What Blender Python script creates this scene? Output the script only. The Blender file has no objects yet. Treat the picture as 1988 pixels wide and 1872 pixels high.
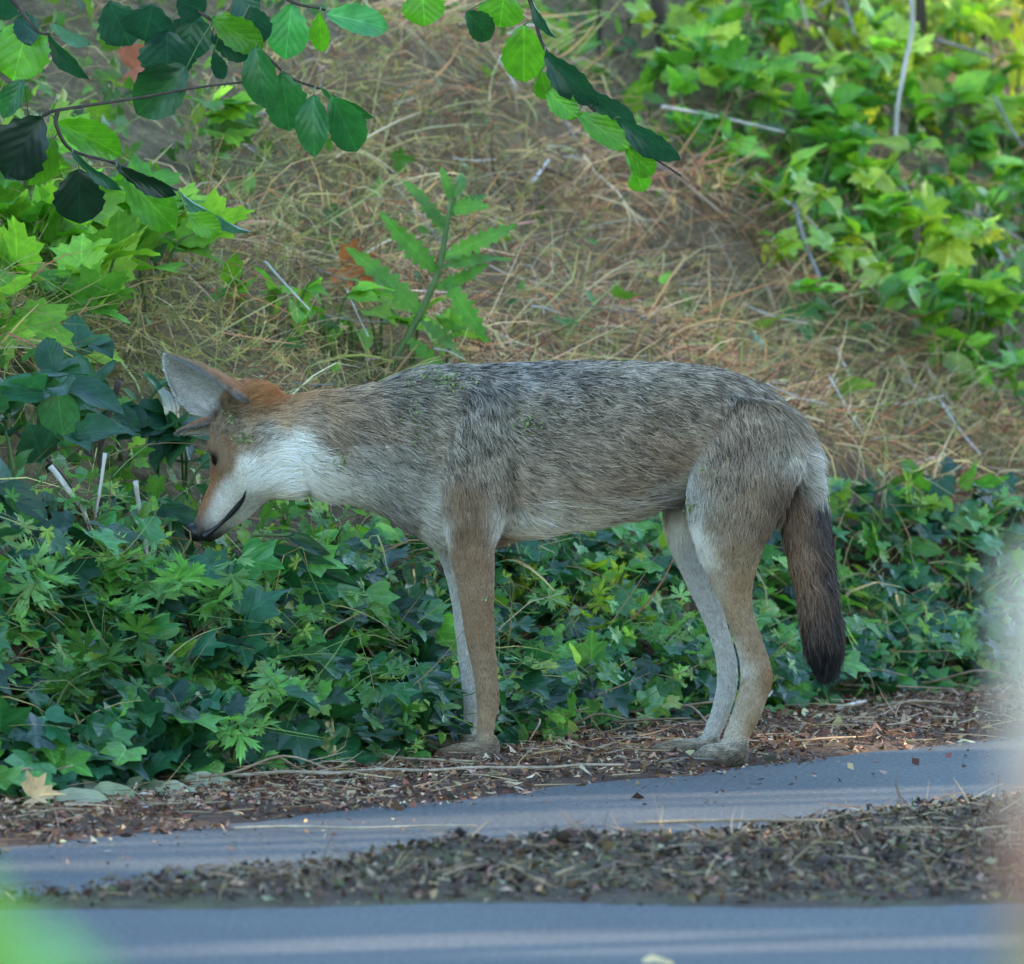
import bpy, bmesh, math, random
import numpy as np
from mathutils import Vector, Matrix
from mathutils.bvhtree import BVHTree

random.seed(7)
rng = np.random.default_rng(7)
scene = bpy.context.scene
col = scene.collection

# ------------------------------------------------------------------ camera, sky, sun, exposure
CAM_D = 14.0
F_PX = 20000.0                       # focal length in pixels of a 1988 px wide picture
CAM_H = 0.973
PITCH = math.atan(846 / F_PX)
SUN_EL, SUN_AZ = math.radians(11), math.radians(20)    # azimuth measured from +X towards +Y

cam = bpy.data.cameras.new('camera')
camo = bpy.data.objects.new('camera', cam)
col.objects.link(camo)
camo.location = (0, -CAM_D, CAM_H)
camo.rotation_euler = (math.pi / 2 - PITCH, 0, 0)
cam.sensor_width = 36
cam.lens = 36 * F_PX / 1988
cam.clip_end = 600
cam.dof.use_dof = True
cam.dof.focus_distance = 13.98
cam.dof.aperture_fstop = cam.lens / 33.0
scene.camera = camo

sun_dir = Vector((math.cos(SUN_EL) * math.cos(SUN_AZ), math.cos(SUN_EL) * math.sin(SUN_AZ), math.sin(SUN_EL)))
world = bpy.data.worlds.new('World')
scene.world = world
world.use_nodes = True
wn = world.node_tree
sky = wn.nodes.new('ShaderNodeTexSky')
sky.sky_type = 'NISHITA'
sky.sun_disc = False
sky.sun_elevation = SUN_EL
sky.sun_rotation = math.pi / 2 - SUN_AZ
sky.ozone_density = 1.8
sky.dust_density = 0.3
wn.links.new(sky.outputs[0], wn.nodes['Background'].inputs[0])
wn.nodes['Background'].inputs[1].default_value = 0.15
sun = bpy.data.lights.new('sun', 'SUN')
sun.energy = 2.2
sun.angle = math.radians(0.4)
sun.color = (1.0, 0.86, 0.66)
suno = bpy.data.objects.new('sun', sun)
col.objects.link(suno)
suno.rotation_euler = sun_dir.to_track_quat('Z', 'Y').to_euler()
suno.location = (6, 3, 6)
scene.view_settings.view_transform = 'Standard'
scene.view_settings.look = 'None'
scene.view_settings.exposure = 2.92
scene.view_settings.gamma = 1.0
scene.render.engine = 'CYCLES'

# ------------------------------------------------------------------ helpers
def S(r, g, b):
    f = lambda c: ((c / 255 + 0.055) / 1.055) ** 2.4 if c > 10 else c / 255 / 12.92
    return np.array([f(r), f(g), f(b)])

CP, SP = math.cos(PITCH), math.sin(PITCH)
def P(u, v, y):
    """world point seen at picture position (u, v) at world depth y"""
    a, b = (u - 994) / F_PX, (936 - v) / F_PX
    dy, dz = CP + b * SP, -SP + b * CP
    t = (y + CAM_D) / dy
    return Vector((a * t, y, CAM_H + dz * t))

def UV(x, y, z):
    dx, dy, dz = np.asarray(x), np.asarray(y) + CAM_D, np.asarray(z) - CAM_H
    f = dy * CP - dz * SP
    up = dy * SP + dz * CP
    return 994 + F_PX * dx / f, 936 - F_PX * up / f

def vhash(ix, iy, iz, k):
    h = np.sin(ix * 127.1 + iy * 311.7 + iz * 74.7 + k * 53.3) * 43758.5453
    return h - np.floor(h)

def vnoise(x, y, z=0.0, k=0):
    x = np.asarray(x, float); y = np.asarray(y, float); z = np.asarray(z, float) + np.zeros_like(x)
    ix, iy, iz = np.floor(x), np.floor(y), np.floor(z)
    fx, fy, fz = x - ix, y - iy, z - iz
    fx, fy, fz = [f * f * (3 - 2 * f) for f in (fx, fy, fz)]
    r = 0
    for a in (0, 1):
        for b in (0, 1):
            for c in (0, 1):
                w = (fx if a else 1 - fx) * (fy if b else 1 - fy) * (fz if c else 1 - fz)
                r = r + w * vhash(ix + a, iy + b, iz + c, k)
    return r * 2 - 1

def sstep(a, b, x):
    t = np.clip((x - a) / (b - a), 0, 1)
    return t * t * (3 - 2 * t)

def bank_t(x, y): return (x + .68) * -.867 + (y + .8) * .5 + .05 * vnoise(x * 1.7, y * 1.7, 0, 3)
def edge_e(x, y): return (x + .62) * -.837 + (y + 1.53) * .548

def Zg(x, y):
    x = np.asarray(x, float); y = np.asarray(y, float)
    t, e = bank_t(x, y), edge_e(x, y)
    tp = np.maximum(t, 0)
    steep = np.minimum(tp, 2.5)
    h = .66 * steep + .09 * sstep(0, .22, t) + .10 * np.maximum(tp - 2.5, 0) * np.exp(-np.maximum(tp - 2.5, 0) / 30)
    amp = sstep(0, .5, t)
    h = h + amp * (.06 * vnoise(x * 2.2, y * 2.2, 0, 1) + .025 * vnoise(x * 6, y * 6, 0, 2))
    verge = -.03 + .036 * sstep(-.04, .05, e) + .006 * vnoise(x * 9, y * 9, 0, 4) * sstep(0, .1, e)
    far = sstep(-6.1, -6.3, e)
    verge = verge + .04 * far
    return verge + h

def Zg1(x, y): return float(Zg(np.array([x]), np.array([y]))[0])

def ground_hit(u, v, lo=-5.0, hi=9.0):
    ys = np.linspace(lo, hi, 2800)
    a, b = (u - 994) / F_PX, (936 - v) / F_PX
    dy, dz = CP + b * SP, -SP + b * CP
    t = (ys + CAM_D) / dy
    x, z = a * t, CAM_H + dz * t
    g = Zg(x, ys)
    g = np.where(edge_e(x, ys) < 0, 0.0, g)
    k = np.argmax(z < g)
    if not (z < g).any(): k = len(ys) - 1
    return Vector((x[k], ys[k], max(g[k], 0) if edge_e(x[k], ys[k]) < 0 else g[k]))

def tag(o, label=None, cat=None, group=None, kind=None):
    if label: o['label'] = label
    if cat: o['category'] = cat
    if group: o['group'] = group
    if kind: o['kind'] = kind
    return o

def empty(name, loc=(0, 0, 0)):
    o = bpy.data.objects.new(name, None)
    o.empty_display_size = .05
    o.location = loc
    col.objects.link(o)
    return o

def link(name, me, mat=None, parent=None, smooth=True):
    o = bpy.data.objects.new(name, me)
    col.objects.link(o)
    if mat and not me.materials: me.materials.append(mat)
    if smooth and hasattr(me, 'polygons') and len(me.polygons):
        me.polygons.foreach_set('use_smooth', np.ones(len(me.polygons), bool))
    if parent:
        o.parent = parent
        o.matrix_parent_inverse = Matrix.Translation(-Vector(parent.location))
    return o

def mesh_np(name, verts, faces, tint=None, uv=None):
    """faces: (M,3) or (M,4) array; tint: per-vertex rgb; uv: per-vertex uv"""
    verts = np.asarray(verts, np.float32); faces = np.asarray(faces, np.int32)
    me = bpy.data.meshes.new(name)
    k = faces.shape[1]
    me.vertices.add(len(verts)); me.vertices.foreach_set('co', verts.ravel())
    me.loops.add(faces.size); me.loops.foreach_set('vertex_index', faces.ravel())
    me.polygons.add(len(faces))
    me.polygons.foreach_set('loop_start', np.arange(0, faces.size, k, dtype=np.int32))
    me.polygons.foreach_set('loop_total', np.full(len(faces), k, np.int32))
    me.update(calc_edges=True)
    if tint is not None:
        a = me.attributes.new('tint', 'FLOAT_COLOR', 'POINT')
        a.data.foreach_set('color', np.c_[tint, np.ones(len(tint))].astype(np.float32).ravel())
    if uv is not None:
        a = me.attributes.new('leafuv', 'FLOAT2', 'POINT')
        a.data.foreach_set('vector', np.asarray(uv, np.float32).ravel())
    return me

def catmull(pts, n):
    p = np.asarray(pts, float)
    q = np.vstack([2 * p[0] - p[1], p, 2 * p[-1] - p[-2]])
    out = []
    for i in range(len(p) - 1):
        a, b, c, d = q[i:i + 4]
        for t in np.arange(n) / n:
            out.append(.5 * (2 * b + (c - a) * t + (2 * a - 5 * b + 4 * c - d) * t * t + (3 * b - a - 3 * c + d) * t ** 3))
    out.append(p[-1])
    return np.array(out)

def tube_arrays(pts, radii, sides=7, sub=4, rough=0.0, off=0):
    pr = catmull(np.c_[np.array([list(p) for p in pts], float), np.asarray(radii, float)], sub)
    c, r = pr[:, :3], np.maximum(pr[:, 3], 1e-4)
    tan = np.gradient(c, axis=0); tan /= np.linalg.norm(tan, axis=1)[:, None] + 1e-9
    ref = np.array([.31, .17, .93]) if abs(tan[0, 2]) < .8 else np.array([.9, .3, .1])
    a = np.cross(tan, ref); a /= np.linalg.norm(a, axis=1)[:, None] + 1e-9
    b = np.cross(tan, a)
    th = np.arange(sides) / sides * 2 * math.pi
    rr = r[:, None] * (1 + rough * (rng.random((len(r), sides)) - .5))
    v = c[:, None] + rr[..., None] * (np.cos(th)[None, :, None] * a[:, None] + np.sin(th)[None, :, None] * b[:, None])
    n = len(c)
    v = np.vstack([v.reshape(-1, 3), c[0], c[-1]])
    i = np.arange(n - 1)[:, None] * sides; j = np.arange(sides)[None]; j2 = (j + 1) % sides
    f = np.stack([i + j, i + j2, i + sides + j2, i + sides + j], -1).reshape(-1, 4)
    j = np.arange(sides); j2 = (j + 1) % sides
    s0 = np.stack([j2, j, np.full(sides, n * sides), np.full(sides, n * sides)], -1)
    s1 = np.stack([(n - 1) * sides + j, (n - 1) * sides + j2, np.full(sides, n * sides + 1), np.full(sides, n * sides + 1)], -1)
    return v, f + off, np.vstack([s0, s1])[:, :3] + off

def tube_mesh(name, lists, sides=7, sub=4, rough=0.0):
    """lists: [(pts, radii), ...] joined in one mesh"""
    V, F, T, off = [], [], [], 0
    for pts, radii in lists:
        v, f, t = tube_arrays(pts, radii, sides, sub, rough, off)
        V.append(v); F.append(f); T.append(t); off += len(v)
    F = np.vstack(F)
    tri = np.vstack([F[:, [0, 1, 2]], F[:, [0, 2, 3]]] + T)
    return mesh_np(name, np.vstack(V), tri)

# ------------------------------------------------------------------ materials
def new_mat(name):
    m = bpy.data.materials.new(name); m.use_nodes = True
    nt = m.node_tree
    return m, nt, nt.nodes['Principled BSDF'], nt.nodes['Material Output']

def N(nt, typ, **kw):
    n = nt.nodes.new('ShaderNode' + typ)
    for k, v in kw.items(): setattr(n, k, v)
    return n

def math_node(nt, op, a, b=None):
    n = N(nt, 'Math', operation=op)
    for i, x in enumerate((a, b)):
        if x is None: continue
        if isinstance(x, (int, float)): n.inputs[i].default_value = x
        else: nt.links.new(x, n.inputs[i])
    return n.outputs[0]

def mix_rgb(nt, f, a, b, mode='MIX'):
    n = N(nt, 'Mix', data_type='RGBA', blend_type=mode)
    for i, x in ((0, f), (6, a), (7, b)):
        if isinstance(x, (int, float)): n.inputs[i].default_value = x
        elif isinstance(x, (tuple, list, np.ndarray)): n.inputs[i].default_value = (*x[:3], 1)
        else: nt.links.new(x, n.inputs[i])
    return n.outputs[2]

def noise(nt, scale, detail=4, rough=.6, vec=None):
    n = N(nt, 'TexNoise'); n.inputs['Scale'].default_value = scale
    n.inputs['Detail'].default_value = detail; n.inputs['Roughness'].default_value = rough
    if vec is None:
        tc = N(nt, 'TexCoord'); vec = tc.outputs['Object']
    nt.links.new(vec, n.inputs['Vector'])
    return n.outputs['Fac']

def ramp(nt, fac, stops):
    r = N(nt, 'ValToRGB')
    el = r.color_ramp.elements
    while len(el) < len(stops): el.new(.5)
    for e, (p, c) in zip(el, stops):
        e.position = p; e.color = (*c[:3], 1)
    nt.links.new(fac, r.inputs[0])
    return r.outputs[0]

def bump(nt, bsdf, height, strength=.4, dist=.01):
    b = N(nt, 'Bump'); b.inputs['Strength'].default_value = strength; b.inputs['Distance'].default_value = dist
    nt.links.new(height, b.inputs['Height']); nt.links.new(b.outputs[0], bsdf.inputs['Normal'])

def leaf_mat(name, source, rough=.42, trans=.38, veins=.5, spec=.5, vein_n=5.0):
    """source: 'object' (Object Info colour) or 'tint' (attribute)"""
    m, nt, bs, out = new_mat(name)
    if source == 'object': c = N(nt, 'ObjectInfo').outputs['Color']
    else: c = N(nt, 'Attribute', attribute_name='tint').outputs['Color']
    geo = N(nt, 'NewGeometry')
    f = noise(nt, 55, 3, .6, geo.outputs['Position'])
    c = mix_rgb(nt, 1.0, c, ramp(nt, f, [(.25, (.68, .7, .66)), (.75, (1.25, 1.22, 1.1))]), 'MULTIPLY')
    if veins:
        at = N(nt, 'Attribute', attribute_name='leafuv')
        sx = N(nt, 'SeparateXYZ'); nt.links.new(at.outputs['Vector'], sx.inputs[0])
        ax = math_node(nt, 'ABSOLUTE', sx.outputs[0])
        mid = math_node(nt, 'LESS_THAN', ax, .035)
        d = math_node(nt, 'SUBTRACT', sx.outputs[1], math_node(nt, 'MULTIPLY', ax, .55))
        fr = math_node(nt, 'FRACT', math_node(nt, 'MULTIPLY', d, vein_n))
        tri = math_node(nt, 'ABSOLUTE', math_node(nt, 'SUBTRACT', fr, .5))
        side = math_node(nt, 'LESS_THAN', tri, .06)
        vn = math_node(nt, 'MULTIPLY', math_node(nt, 'MAXIMUM', mid, math_node(nt, 'MULTIPLY', side, .6)), veins)
        c2 = mix_rgb(nt, vn, c, mix_rgb(nt, 1.0, c, (1.9, 1.75, 1.7), 'MULTIPLY'))
        bump(nt, bs, tri, .35, .002)
        c = c2
    nt.links.new(c, bs.inputs['Base Color'])
    bs.inputs['Roughness'].default_value = rough
    bs.inputs['Specular IOR Level'].default_value = spec
    tr = N(nt, 'BsdfTranslucent')
    nt.links.new(mix_rgb(nt, 1.0, c, (1.35, 1.4, .65), 'MULTIPLY'), tr.inputs[0])
    mx = N(nt, 'MixShader'); mx.inputs[0].default_value = trans
    nt.links.new(bs.outputs[0], mx.inputs[1]); nt.links.new(tr.outputs[0], mx.inputs[2])
    nt.links.new(mx.outputs[0], out.inputs[0])
    return m

def tint_mat(name, rough=.8, trans=0.0, spec=.3):
    m, nt, bs, out = new_mat(name)
    c = N(nt, 'Attribute', attribute_name='tint').outputs['Color']
    nt.links.new(c, bs.inputs['Base Color'])
    bs.inputs['Roughness'].default_value = rough; bs.inputs['Specular IOR Level'].default_value = spec
    if trans:
        tr = N(nt, 'BsdfTranslucent'); nt.links.new(c, tr.inputs[0])
        mx = N(nt, 'MixShader'); mx.inputs[0].default_value = trans
        nt.links.new(bs.outputs[0], mx.inputs[1]); nt.links.new(tr.outputs[0], mx.inputs[2])
        nt.links.new(mx.outputs[0], out.inputs[0])
    return m

def bark_mat(name, c0, c1, scale=40, rough=.85, spec=.3):
    m, nt, bs, out = new_mat(name)
    mp = N(nt, 'Mapping'); mp.inputs['Scale'].default_value = (1, 1, .35)
    tc = N(nt, 'TexCoord'); nt.links.new(tc.outputs['Object'], mp.inputs[0])
    f = noise(nt, scale, 6, .65, mp.outputs[0])
    nt.links.new(ramp(nt, f, [(.3, c0), (.68, c1)]), bs.inputs['Base Color'])
    bs.inputs['Roughness'].default_value = rough; bs.inputs['Specular IOR Level'].default_value = spec
    bump(nt, bs, f, .5, .004)
    return m

M = {}
M['leaf'] = leaf_mat('leaf_glossy', 'object', .34, .42, .5, .5)
M['leaf_mass'] = leaf_mat('leaf_mass', 'tint', .38, .42, .4, .45)
M['leaf_matte'] = leaf_mat('leaf_matte', 'object', .6, .42, .35, .4, 7)
M['leaf_ivy'] = leaf_mat('leaf_ivy', 'object', .30, .28, .7, .55, 4)
M['leaf_ivy_mass'] = leaf_mat('leaf_ivy_mass', 'tint', .30, .28, .6, .55, 4)
M['leaf_dead'] = leaf_mat('leaf_dead', 'object', .75, .0, .3, .2, 6)
M['grass'] = tint_mat('dry_grass', .7, .38, .3)
M['debris'] = tint_mat('debris', .85, .0, .25)
M['stem'] = bark_mat('green_stem', S(70, 95, 55), S(105, 130, 75), 60, .6)
M['twig_dark'] = bark_mat('twig_dark', S(48, 42, 38), S(88, 78, 68), 50)
M['twig_tan'] = bark_mat('twig_tan', S(120, 100, 78), S(175, 155, 130), 45)
M['twig_pale'] = bark_mat('twig_pale', S(168, 158, 148), S(215, 208, 200), 35)
M['twig_drift'] = bark_mat('twig_drift', S(138, 118, 98), S(198, 182, 160), 30)
M['twig_grey'] = bark_mat('twig_grey', S(105, 102, 98), S(150, 146, 140), 40)
M['bark'] = bark_mat('bark', S(52, 42, 34), S(100, 84, 68), 22)

# ------------------------------------------------------------------ ground and road
def grid_axis(fine_lo, fine_hi, step, far):
    a = list(np.arange(fine_lo, fine_hi + 1e-6, step))
    s = step; x = fine_hi; up = []
    while x < far: s *= 1.28; x += s; up.append(x)
    s = step; x = fine_lo; dn = []
    while x > -far: s *= 1.28; x -= s; dn.append(x)
    return np.array(dn[::-1] + a + up)

gx, gy = grid_axis(-1.6, 1.9, .025, 320), grid_axis(-4.2, 7.0, .03, 320)
X, Y = np.meshgrid(gx, gy)
nx, ny = len(gx), len(gy)
Zv = Zg(X, Y)
idx = np.arange(nx * ny).reshape(ny, nx)
Fq = np.stack([idx[:-1, :-1], idx[:-1, 1:], idx[1:, 1:], idx[1:, :-1]], -1).reshape(-1, 4)
gm = mesh_np('ground', np.c_[X.ravel(), Y.ravel(), Zv.ravel()], Fq)
m, nt, bs, out = new_mat('soil')
tc = N(nt, 'TexCoord')
f1 = noise(nt, 14, 6, .7, tc.outputs['Object']); f2 = noise(nt, 90, 5, .7, tc.outputs['Object'])
c = ramp(nt, f1, [(.3, S(54, 40, 31)), (.5, S(92, 68, 52)), (.75, S(122, 94, 72))])
c = mix_rgb(nt, f2, c, S(74, 56, 44), 'MIX')
ge = N(nt, 'NewGeometry'); sz = N(nt, 'SeparateXYZ'); nt.links.new(ge.outputs['Position'], sz.inputs[0])
f3 = noise(nt, 38, 5, .75, tc.outputs['Object'])
thatch = ramp(nt, f3, [(.3, S(64, 54, 38)), (.5, S(112, 98, 68)), (.72, S(158, 140, 100))])
hi = math_node(nt, 'MULTIPLY', math_node(nt, 'SUBTRACT', sz.outputs[2], .22), 6.0)
hi = math_node(nt, 'MINIMUM', math_node(nt, 'MAXIMUM', hi, 0.0), .9)
c = mix_rgb(nt, hi, c, thatch)
nt.links.new(c, bs.inputs['Base Color']); bs.inputs['Roughness'].default_value = .95
bump(nt, bs, f2, .8, .012)
ground = tag(link('ground', gm, m), kind='structure')

# road sheet: its far edge follows edge_e = 0, a little uneven
ed = np.array([1.342, 2.05]); ed /= np.linalg.norm(ed)
en = np.array([.837, -.548])
ss = np.concatenate([[-60, -20, -8, -4], np.arange(-3, 4.01, .04), [6, 10, 20, 40, 80]])
rows = []
for k, q in enumerate([0, .15, .6, 1.4, 2.6, 4.2, 6.1]):
    wob = (.018 * vnoise(ss * 7, ss * 0, 0, 8) + .012 * vnoise(ss * 23, ss * 0, 0, 9)) if k == 0 else 0
    base = np.array([-.62, -1.53])[None] + ss[:, None] * ed[None] + (q + wob + 0 * ss)[:, None] * en[None]
    rows.append(np.c_[base, np.zeros(len(ss))])
rv = np.vstack(rows); n = len(ss)
idx = np.arange(len(rv)).reshape(-1, n)
Fq = np.stack([idx[:-1, :-1], idx[1:, :-1], idx[1:, 1:], idx[:-1, 1:]], -1).reshape(-1, 4)
m, nt, bs, out = new_mat('asphalt')
tc = N(nt, 'TexCoord')
f1 = noise(nt, 130, 4, .8, tc.outputs['Object']); f2 = noise(nt, 2.3, 5, .6, tc.outputs['Object'])
vo = N(nt, 'TexVoronoi'); vo.inputs['Scale'].default_value = 170; nt.links.new(tc.outputs['Object'], vo.inputs['Vector'])
c = ramp(nt, f1, [(.3, (.018, .021, .023)), (.5, (.060, .067, .072)), (.7, (.20, .21, .215))])
c = mix_rgb(nt, 1.0, c, ramp(nt, f2, [(.3, (.75, .76, .8)), (.7, (1.2, 1.18, 1.15))]), 'MULTIPLY')
spk = math_node(nt, 'LESS_THAN', vo.outputs['Distance'], .17)
c = mix_rgb(nt, math_node(nt, 'MULTIPLY', spk, .5), c, (.17, .17, .17))
nt.links.new(c, bs.inputs['Base Color'])
bs.inputs['Roughness'].default_value = .70; bs.inputs['Specular IOR Level'].default_value = .5
bump(nt, bs, f1, .35, .003)
road = tag(link('road', mesh_np('road', rv, Fq), m), kind='structure')

# ------------------------------------------------------------------ leaf shapes (length 1 along +Y, normal +Z)
def leaf_grid(name, prof, rows=9, cols=5, serr=.06, fold=.12, curl=.18, wave=.03, width=.6, seed=0):
    r = np.random.default_rng(seed)
    ts = np.linspace(0, 1, rows); cs = np.linspace(-1, 1, cols)
    V, U = [], []
    for i, t in enumerate(ts):
        w = prof(t) * width * .5
        for cx in cs:
            x = cx * w
            y = t
            if abs(cx) == 1 and 0 < i < rows - 1:
                x *= 1 + serr * (1 if i % 2 else -1) + r.normal(0, .02)
                y += .5 * serr * (-1 if i % 2 else 1) * .5
            z = fold * abs(x) - curl * t * t + wave * math.sin(t * 9 + cx * 2 + seed) * abs(cx) + r.normal(0, .004)
            V.append((x, y, z)); U.append((x / (width * .5), t))
    idx = np.arange(rows * cols).reshape(rows, cols)
    F = np.stack([idx[:-1, :-1], idx[:-1, 1:], idx[1:, 1:], idx[1:, :-1]], -1).reshape(-1, 4)
    return name, np.array(V), F, np.array(U)

def leaf_polar(name, angs, rads, sub=2, fold=.1, curl=.2, seed=0, cy=.28):
    """outline in polar form round (0, cy); angle 0 = tip"""
    r = np.random.default_rng(seed)
    th = np.radians(np.r_[-np.array(angs[::-1]), np.array(angs[1:])]) if angs[0] == 0 else None
    ra = np.r_[np.array(rads[::-1]), np.array(rads[1:])]
    n = len(th)
    V, U = [(0, cy, 0)], [(0, cy)]
    for k in range(1, sub + 1):
        for a, q in zip(th, ra):
            q = q * k / sub
            x, y = q * math.sin(a), cy + q * math.cos(a)
            z = fold * abs(x) - curl * max(y - cy, 0) ** 2 + .03 * math.sin(a * 5 + seed) * k / sub + r.normal(0, .006)
            V.append((x, y, z)); U.append((x * 2, y))
    F = []
    for j in range(n - 1):
        F.append((0, 1 + j, 2 + j, 2 + j))
        for k in range(sub - 1):
            a = 1 + k * n + j; b = a + n
            F.append((a, b, b + 1, a + 1))
    F = [f for f in F]
    V = np.array(V); V[:, :2] *= np.array([-1, 1])
    return name, V, np.array(F), np.array(U)

ovate = lambda t: (math.sin(math.pi * min(t, 1) ** .8) ** .75) if 0 < t < 1 else .02
obov = lambda t: (math.sin(math.pi * t ** 1.15) ** .6) if 0 < t < 1 else .03
point = lambda t: (math.sin(math.pi * t ** .62) ** .9) * (1 - .25 * t) if 0 < t < 1 else .01
def lance_teeth(t):
    if t <= 0 or t >= 1: return .01
    return (math.sin(math.pi * t ** .8) ** .7) * (1.0 if int(t * 16) % 2 else .5)
def bez(t): return t
SHAPES = {}
for k in range(3):
    SHAPES.setdefault('hazel', []).append(leaf_grid('hazel_leaf', obov, 13, 5, .05, .18 + .1 * k, .10 + .08 * k, .03, .74, k))
    SHAPES.setdefault('bramble', []).append(leaf_grid('bramble_leaf', point, 11, 5, .08, .16 + .1 * k, .18 + .08 * k, .04, .62, 10 + k))
    SHAPES.setdefault('broad', []).append(leaf_grid('broad_leaf', ovate, 10, 5, .02, .16 + .14 * k, .22 + .1 * k, .04, .52, 20 + k))
    SHAPES.setdefault('thistle', []).append(leaf_grid('thistle_leaf', lance_teeth, 17, 3, .0, .2, .22 + .1 * k, .03, .26, 30 + k))
    SHAPES.setdefault('ivy', []).append(leaf_polar('ivy_leaf',
        [0, 14, 28, 38, 54, 72, 88, 100, 118, 136, 152, 168, 180],
        [.72, .56, .42, .46, .62, .46, .40, .50, .52, .46, .40, .28, .18], 2, .12 + .08 * k, .25, 40 + k))
    SHAPES.setdefault('lobed', []).append(leaf_polar('lobed_leaf',
        [0, 8, 16, 24, 33, 42, 52, 62, 72, 82, 94, 106, 120, 135, 150, 165, 180],
        [.74, .60, .63, .46, .40, .55, .52, .66, .50, .42, .50, .42, .48, .36, .40, .24, .12], 2, .2, .3, 50 + k))
    SHAPES.setdefault('cut', []).append(leaf_polar('cut_leaf',
        [0, 5, 10, 15, 20, 28, 36, 42, 48, 54, 60, 66, 74, 82, 92, 100, 108, 116, 124, 134, 150, 180],
        [.72, .50, .58, .36, .44, .10, .42, .36, .62, .46, .64, .40, .50, .10, .42, .34, .52, .34, .44, .08, .10, .06], 2, .1, .25, 60 + k))
    SHAPES.setdefault('dead', []).append(leaf_polar('dead_leaf',
        [0, 10, 22, 34, 48, 60, 76, 92, 110, 130, 150, 180],
        [.72, .44, .52, .34, .64, .42, .40, .58, .40, .46, .28, .12], 3, .75, .7, 70 + k))

def to_tri(F):
    F = np.asarray(F)
    a = F[:, [0, 1, 2]]; b = F[:, [0, 2, 3]]
    b = b[b[:, 1] != b[:, 2]]
    return np.vstack([a, b])

LEAF_ME = {}
def leaf_me(kind, var, mat):
    key = (kind, var, mat)
    if key not in LEAF_ME:
        nme, V, F, U = SHAPES[kind][var]
        me = mesh_np(nme, V, to_tri(F), None, U)
        me.materials.append(M[mat])
        me.polygons.foreach_set('use_smooth', np.ones(len(me.polygons), bool))
        LEAF_ME[key] = me
    return LEAF_ME[key]

def frame(d, nrm):
    d = d.normalized()
    x = d.cross(nrm)
    if x.length < 1e-5: x = d.cross(Vector((.3, .5, .8)))
    x.normalize(); nn = x.cross(d).normalized()
    return Matrix((x, d, nn)).transposed()

def leaf(parent, kind, base, tip, nrm, width=1.0, color=(.1, .2, .05), mat='leaf', var=None, name='leaf'):
    base, tip = Vector(base), Vector(tip)
    d = tip - base; L = d.length
    var = random.randrange(3) if var is None else var
    o = bpy.data.objects.new(name, leaf_me(kind, var, mat))
    R = frame(d, Vector(nrm)).to_4x4()
    M4 = Matrix.Translation(base) @ R @ Matrix.Diagonal((L * width, L, L, 1))
    o.parent = parent
    o.matrix_basis = Matrix.Translation(-Vector(parent.location)) @ M4
    o.color = (*[float(c) for c in color], 1)
    col.objects.link(o)
    return o

def leaf_px(parent, kind, u1, v1, u2, v2, wpx, y, dy=0.0, roll=0.0, color=(.1, .2, .05), mat='leaf', var=None):
    a, b = P(u1, v1, y), P(u2, v2, y + dy)
    d = (b - a).normalized()
    nrm = Vector((0, -1, .25))
    nrm = Matrix.Rotation(math.radians(roll), 3, d) @ nrm
    L = math.hypot(u2 - u1, v2 - v1)
    base_w = {'hazel': .74, 'bramble': .62, 'broad': .52, 'thistle': .26, 'ivy': 1.0, 'lobed': 1.05, 'cut': 1.05, 'dead': 1.0}[kind]
    return leaf(parent, kind, a, b, nrm, wpx / L / base_w, color, mat, var)

def mass_leaves(name, kind_list, bases, dirs, nrms, lens, widths, tints, mat):
    """many leaves in one mesh (vectorised per shape)"""
    V, F, T, U, off = [], [], [], [], 0
    N_ = len(bases)
    ch = rng.integers(0, len(kind_list), N_)
    d = dirs / (np.linalg.norm(dirs, axis=1)[:, None] + 1e-9)
    x = np.cross(d, nrms); x /= np.linalg.norm(x, axis=1)[:, None] + 1e-9
    z = np.cross(x, d)
    for q, shp in enumerate(kind_list):
        s = np.where(ch == q)[0]
        if not len(s): continue
        _, v, f, u = shp
        f = to_tri(f)
        vv = bases[s][:, None] + lens[s][:, None, None] * (v[None, :, 0:1] * widths[s][:, None, None] * x[s][:, None] + v[None, :, 1:2] * d[s][:, None] + v[None, :, 2:3] * z[s][:, None])
        V.append(vv.reshape(-1, 3))
        F.append((f[None] + (off + np.arange(len(s)) * len(v))[:, None, None]).reshape(-1, 3))
        T.append(np.repeat(tints[s], len(v), axis=0)); U.append(np.tile(u, (len(s), 1)))
        off += len(s) * len(v)
    me = mesh_np(name, np.vstack(V), np.vstack(F), np.vstack(T), np.vstack(U))
    me.materials.append(M[mat])
    return me

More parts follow.
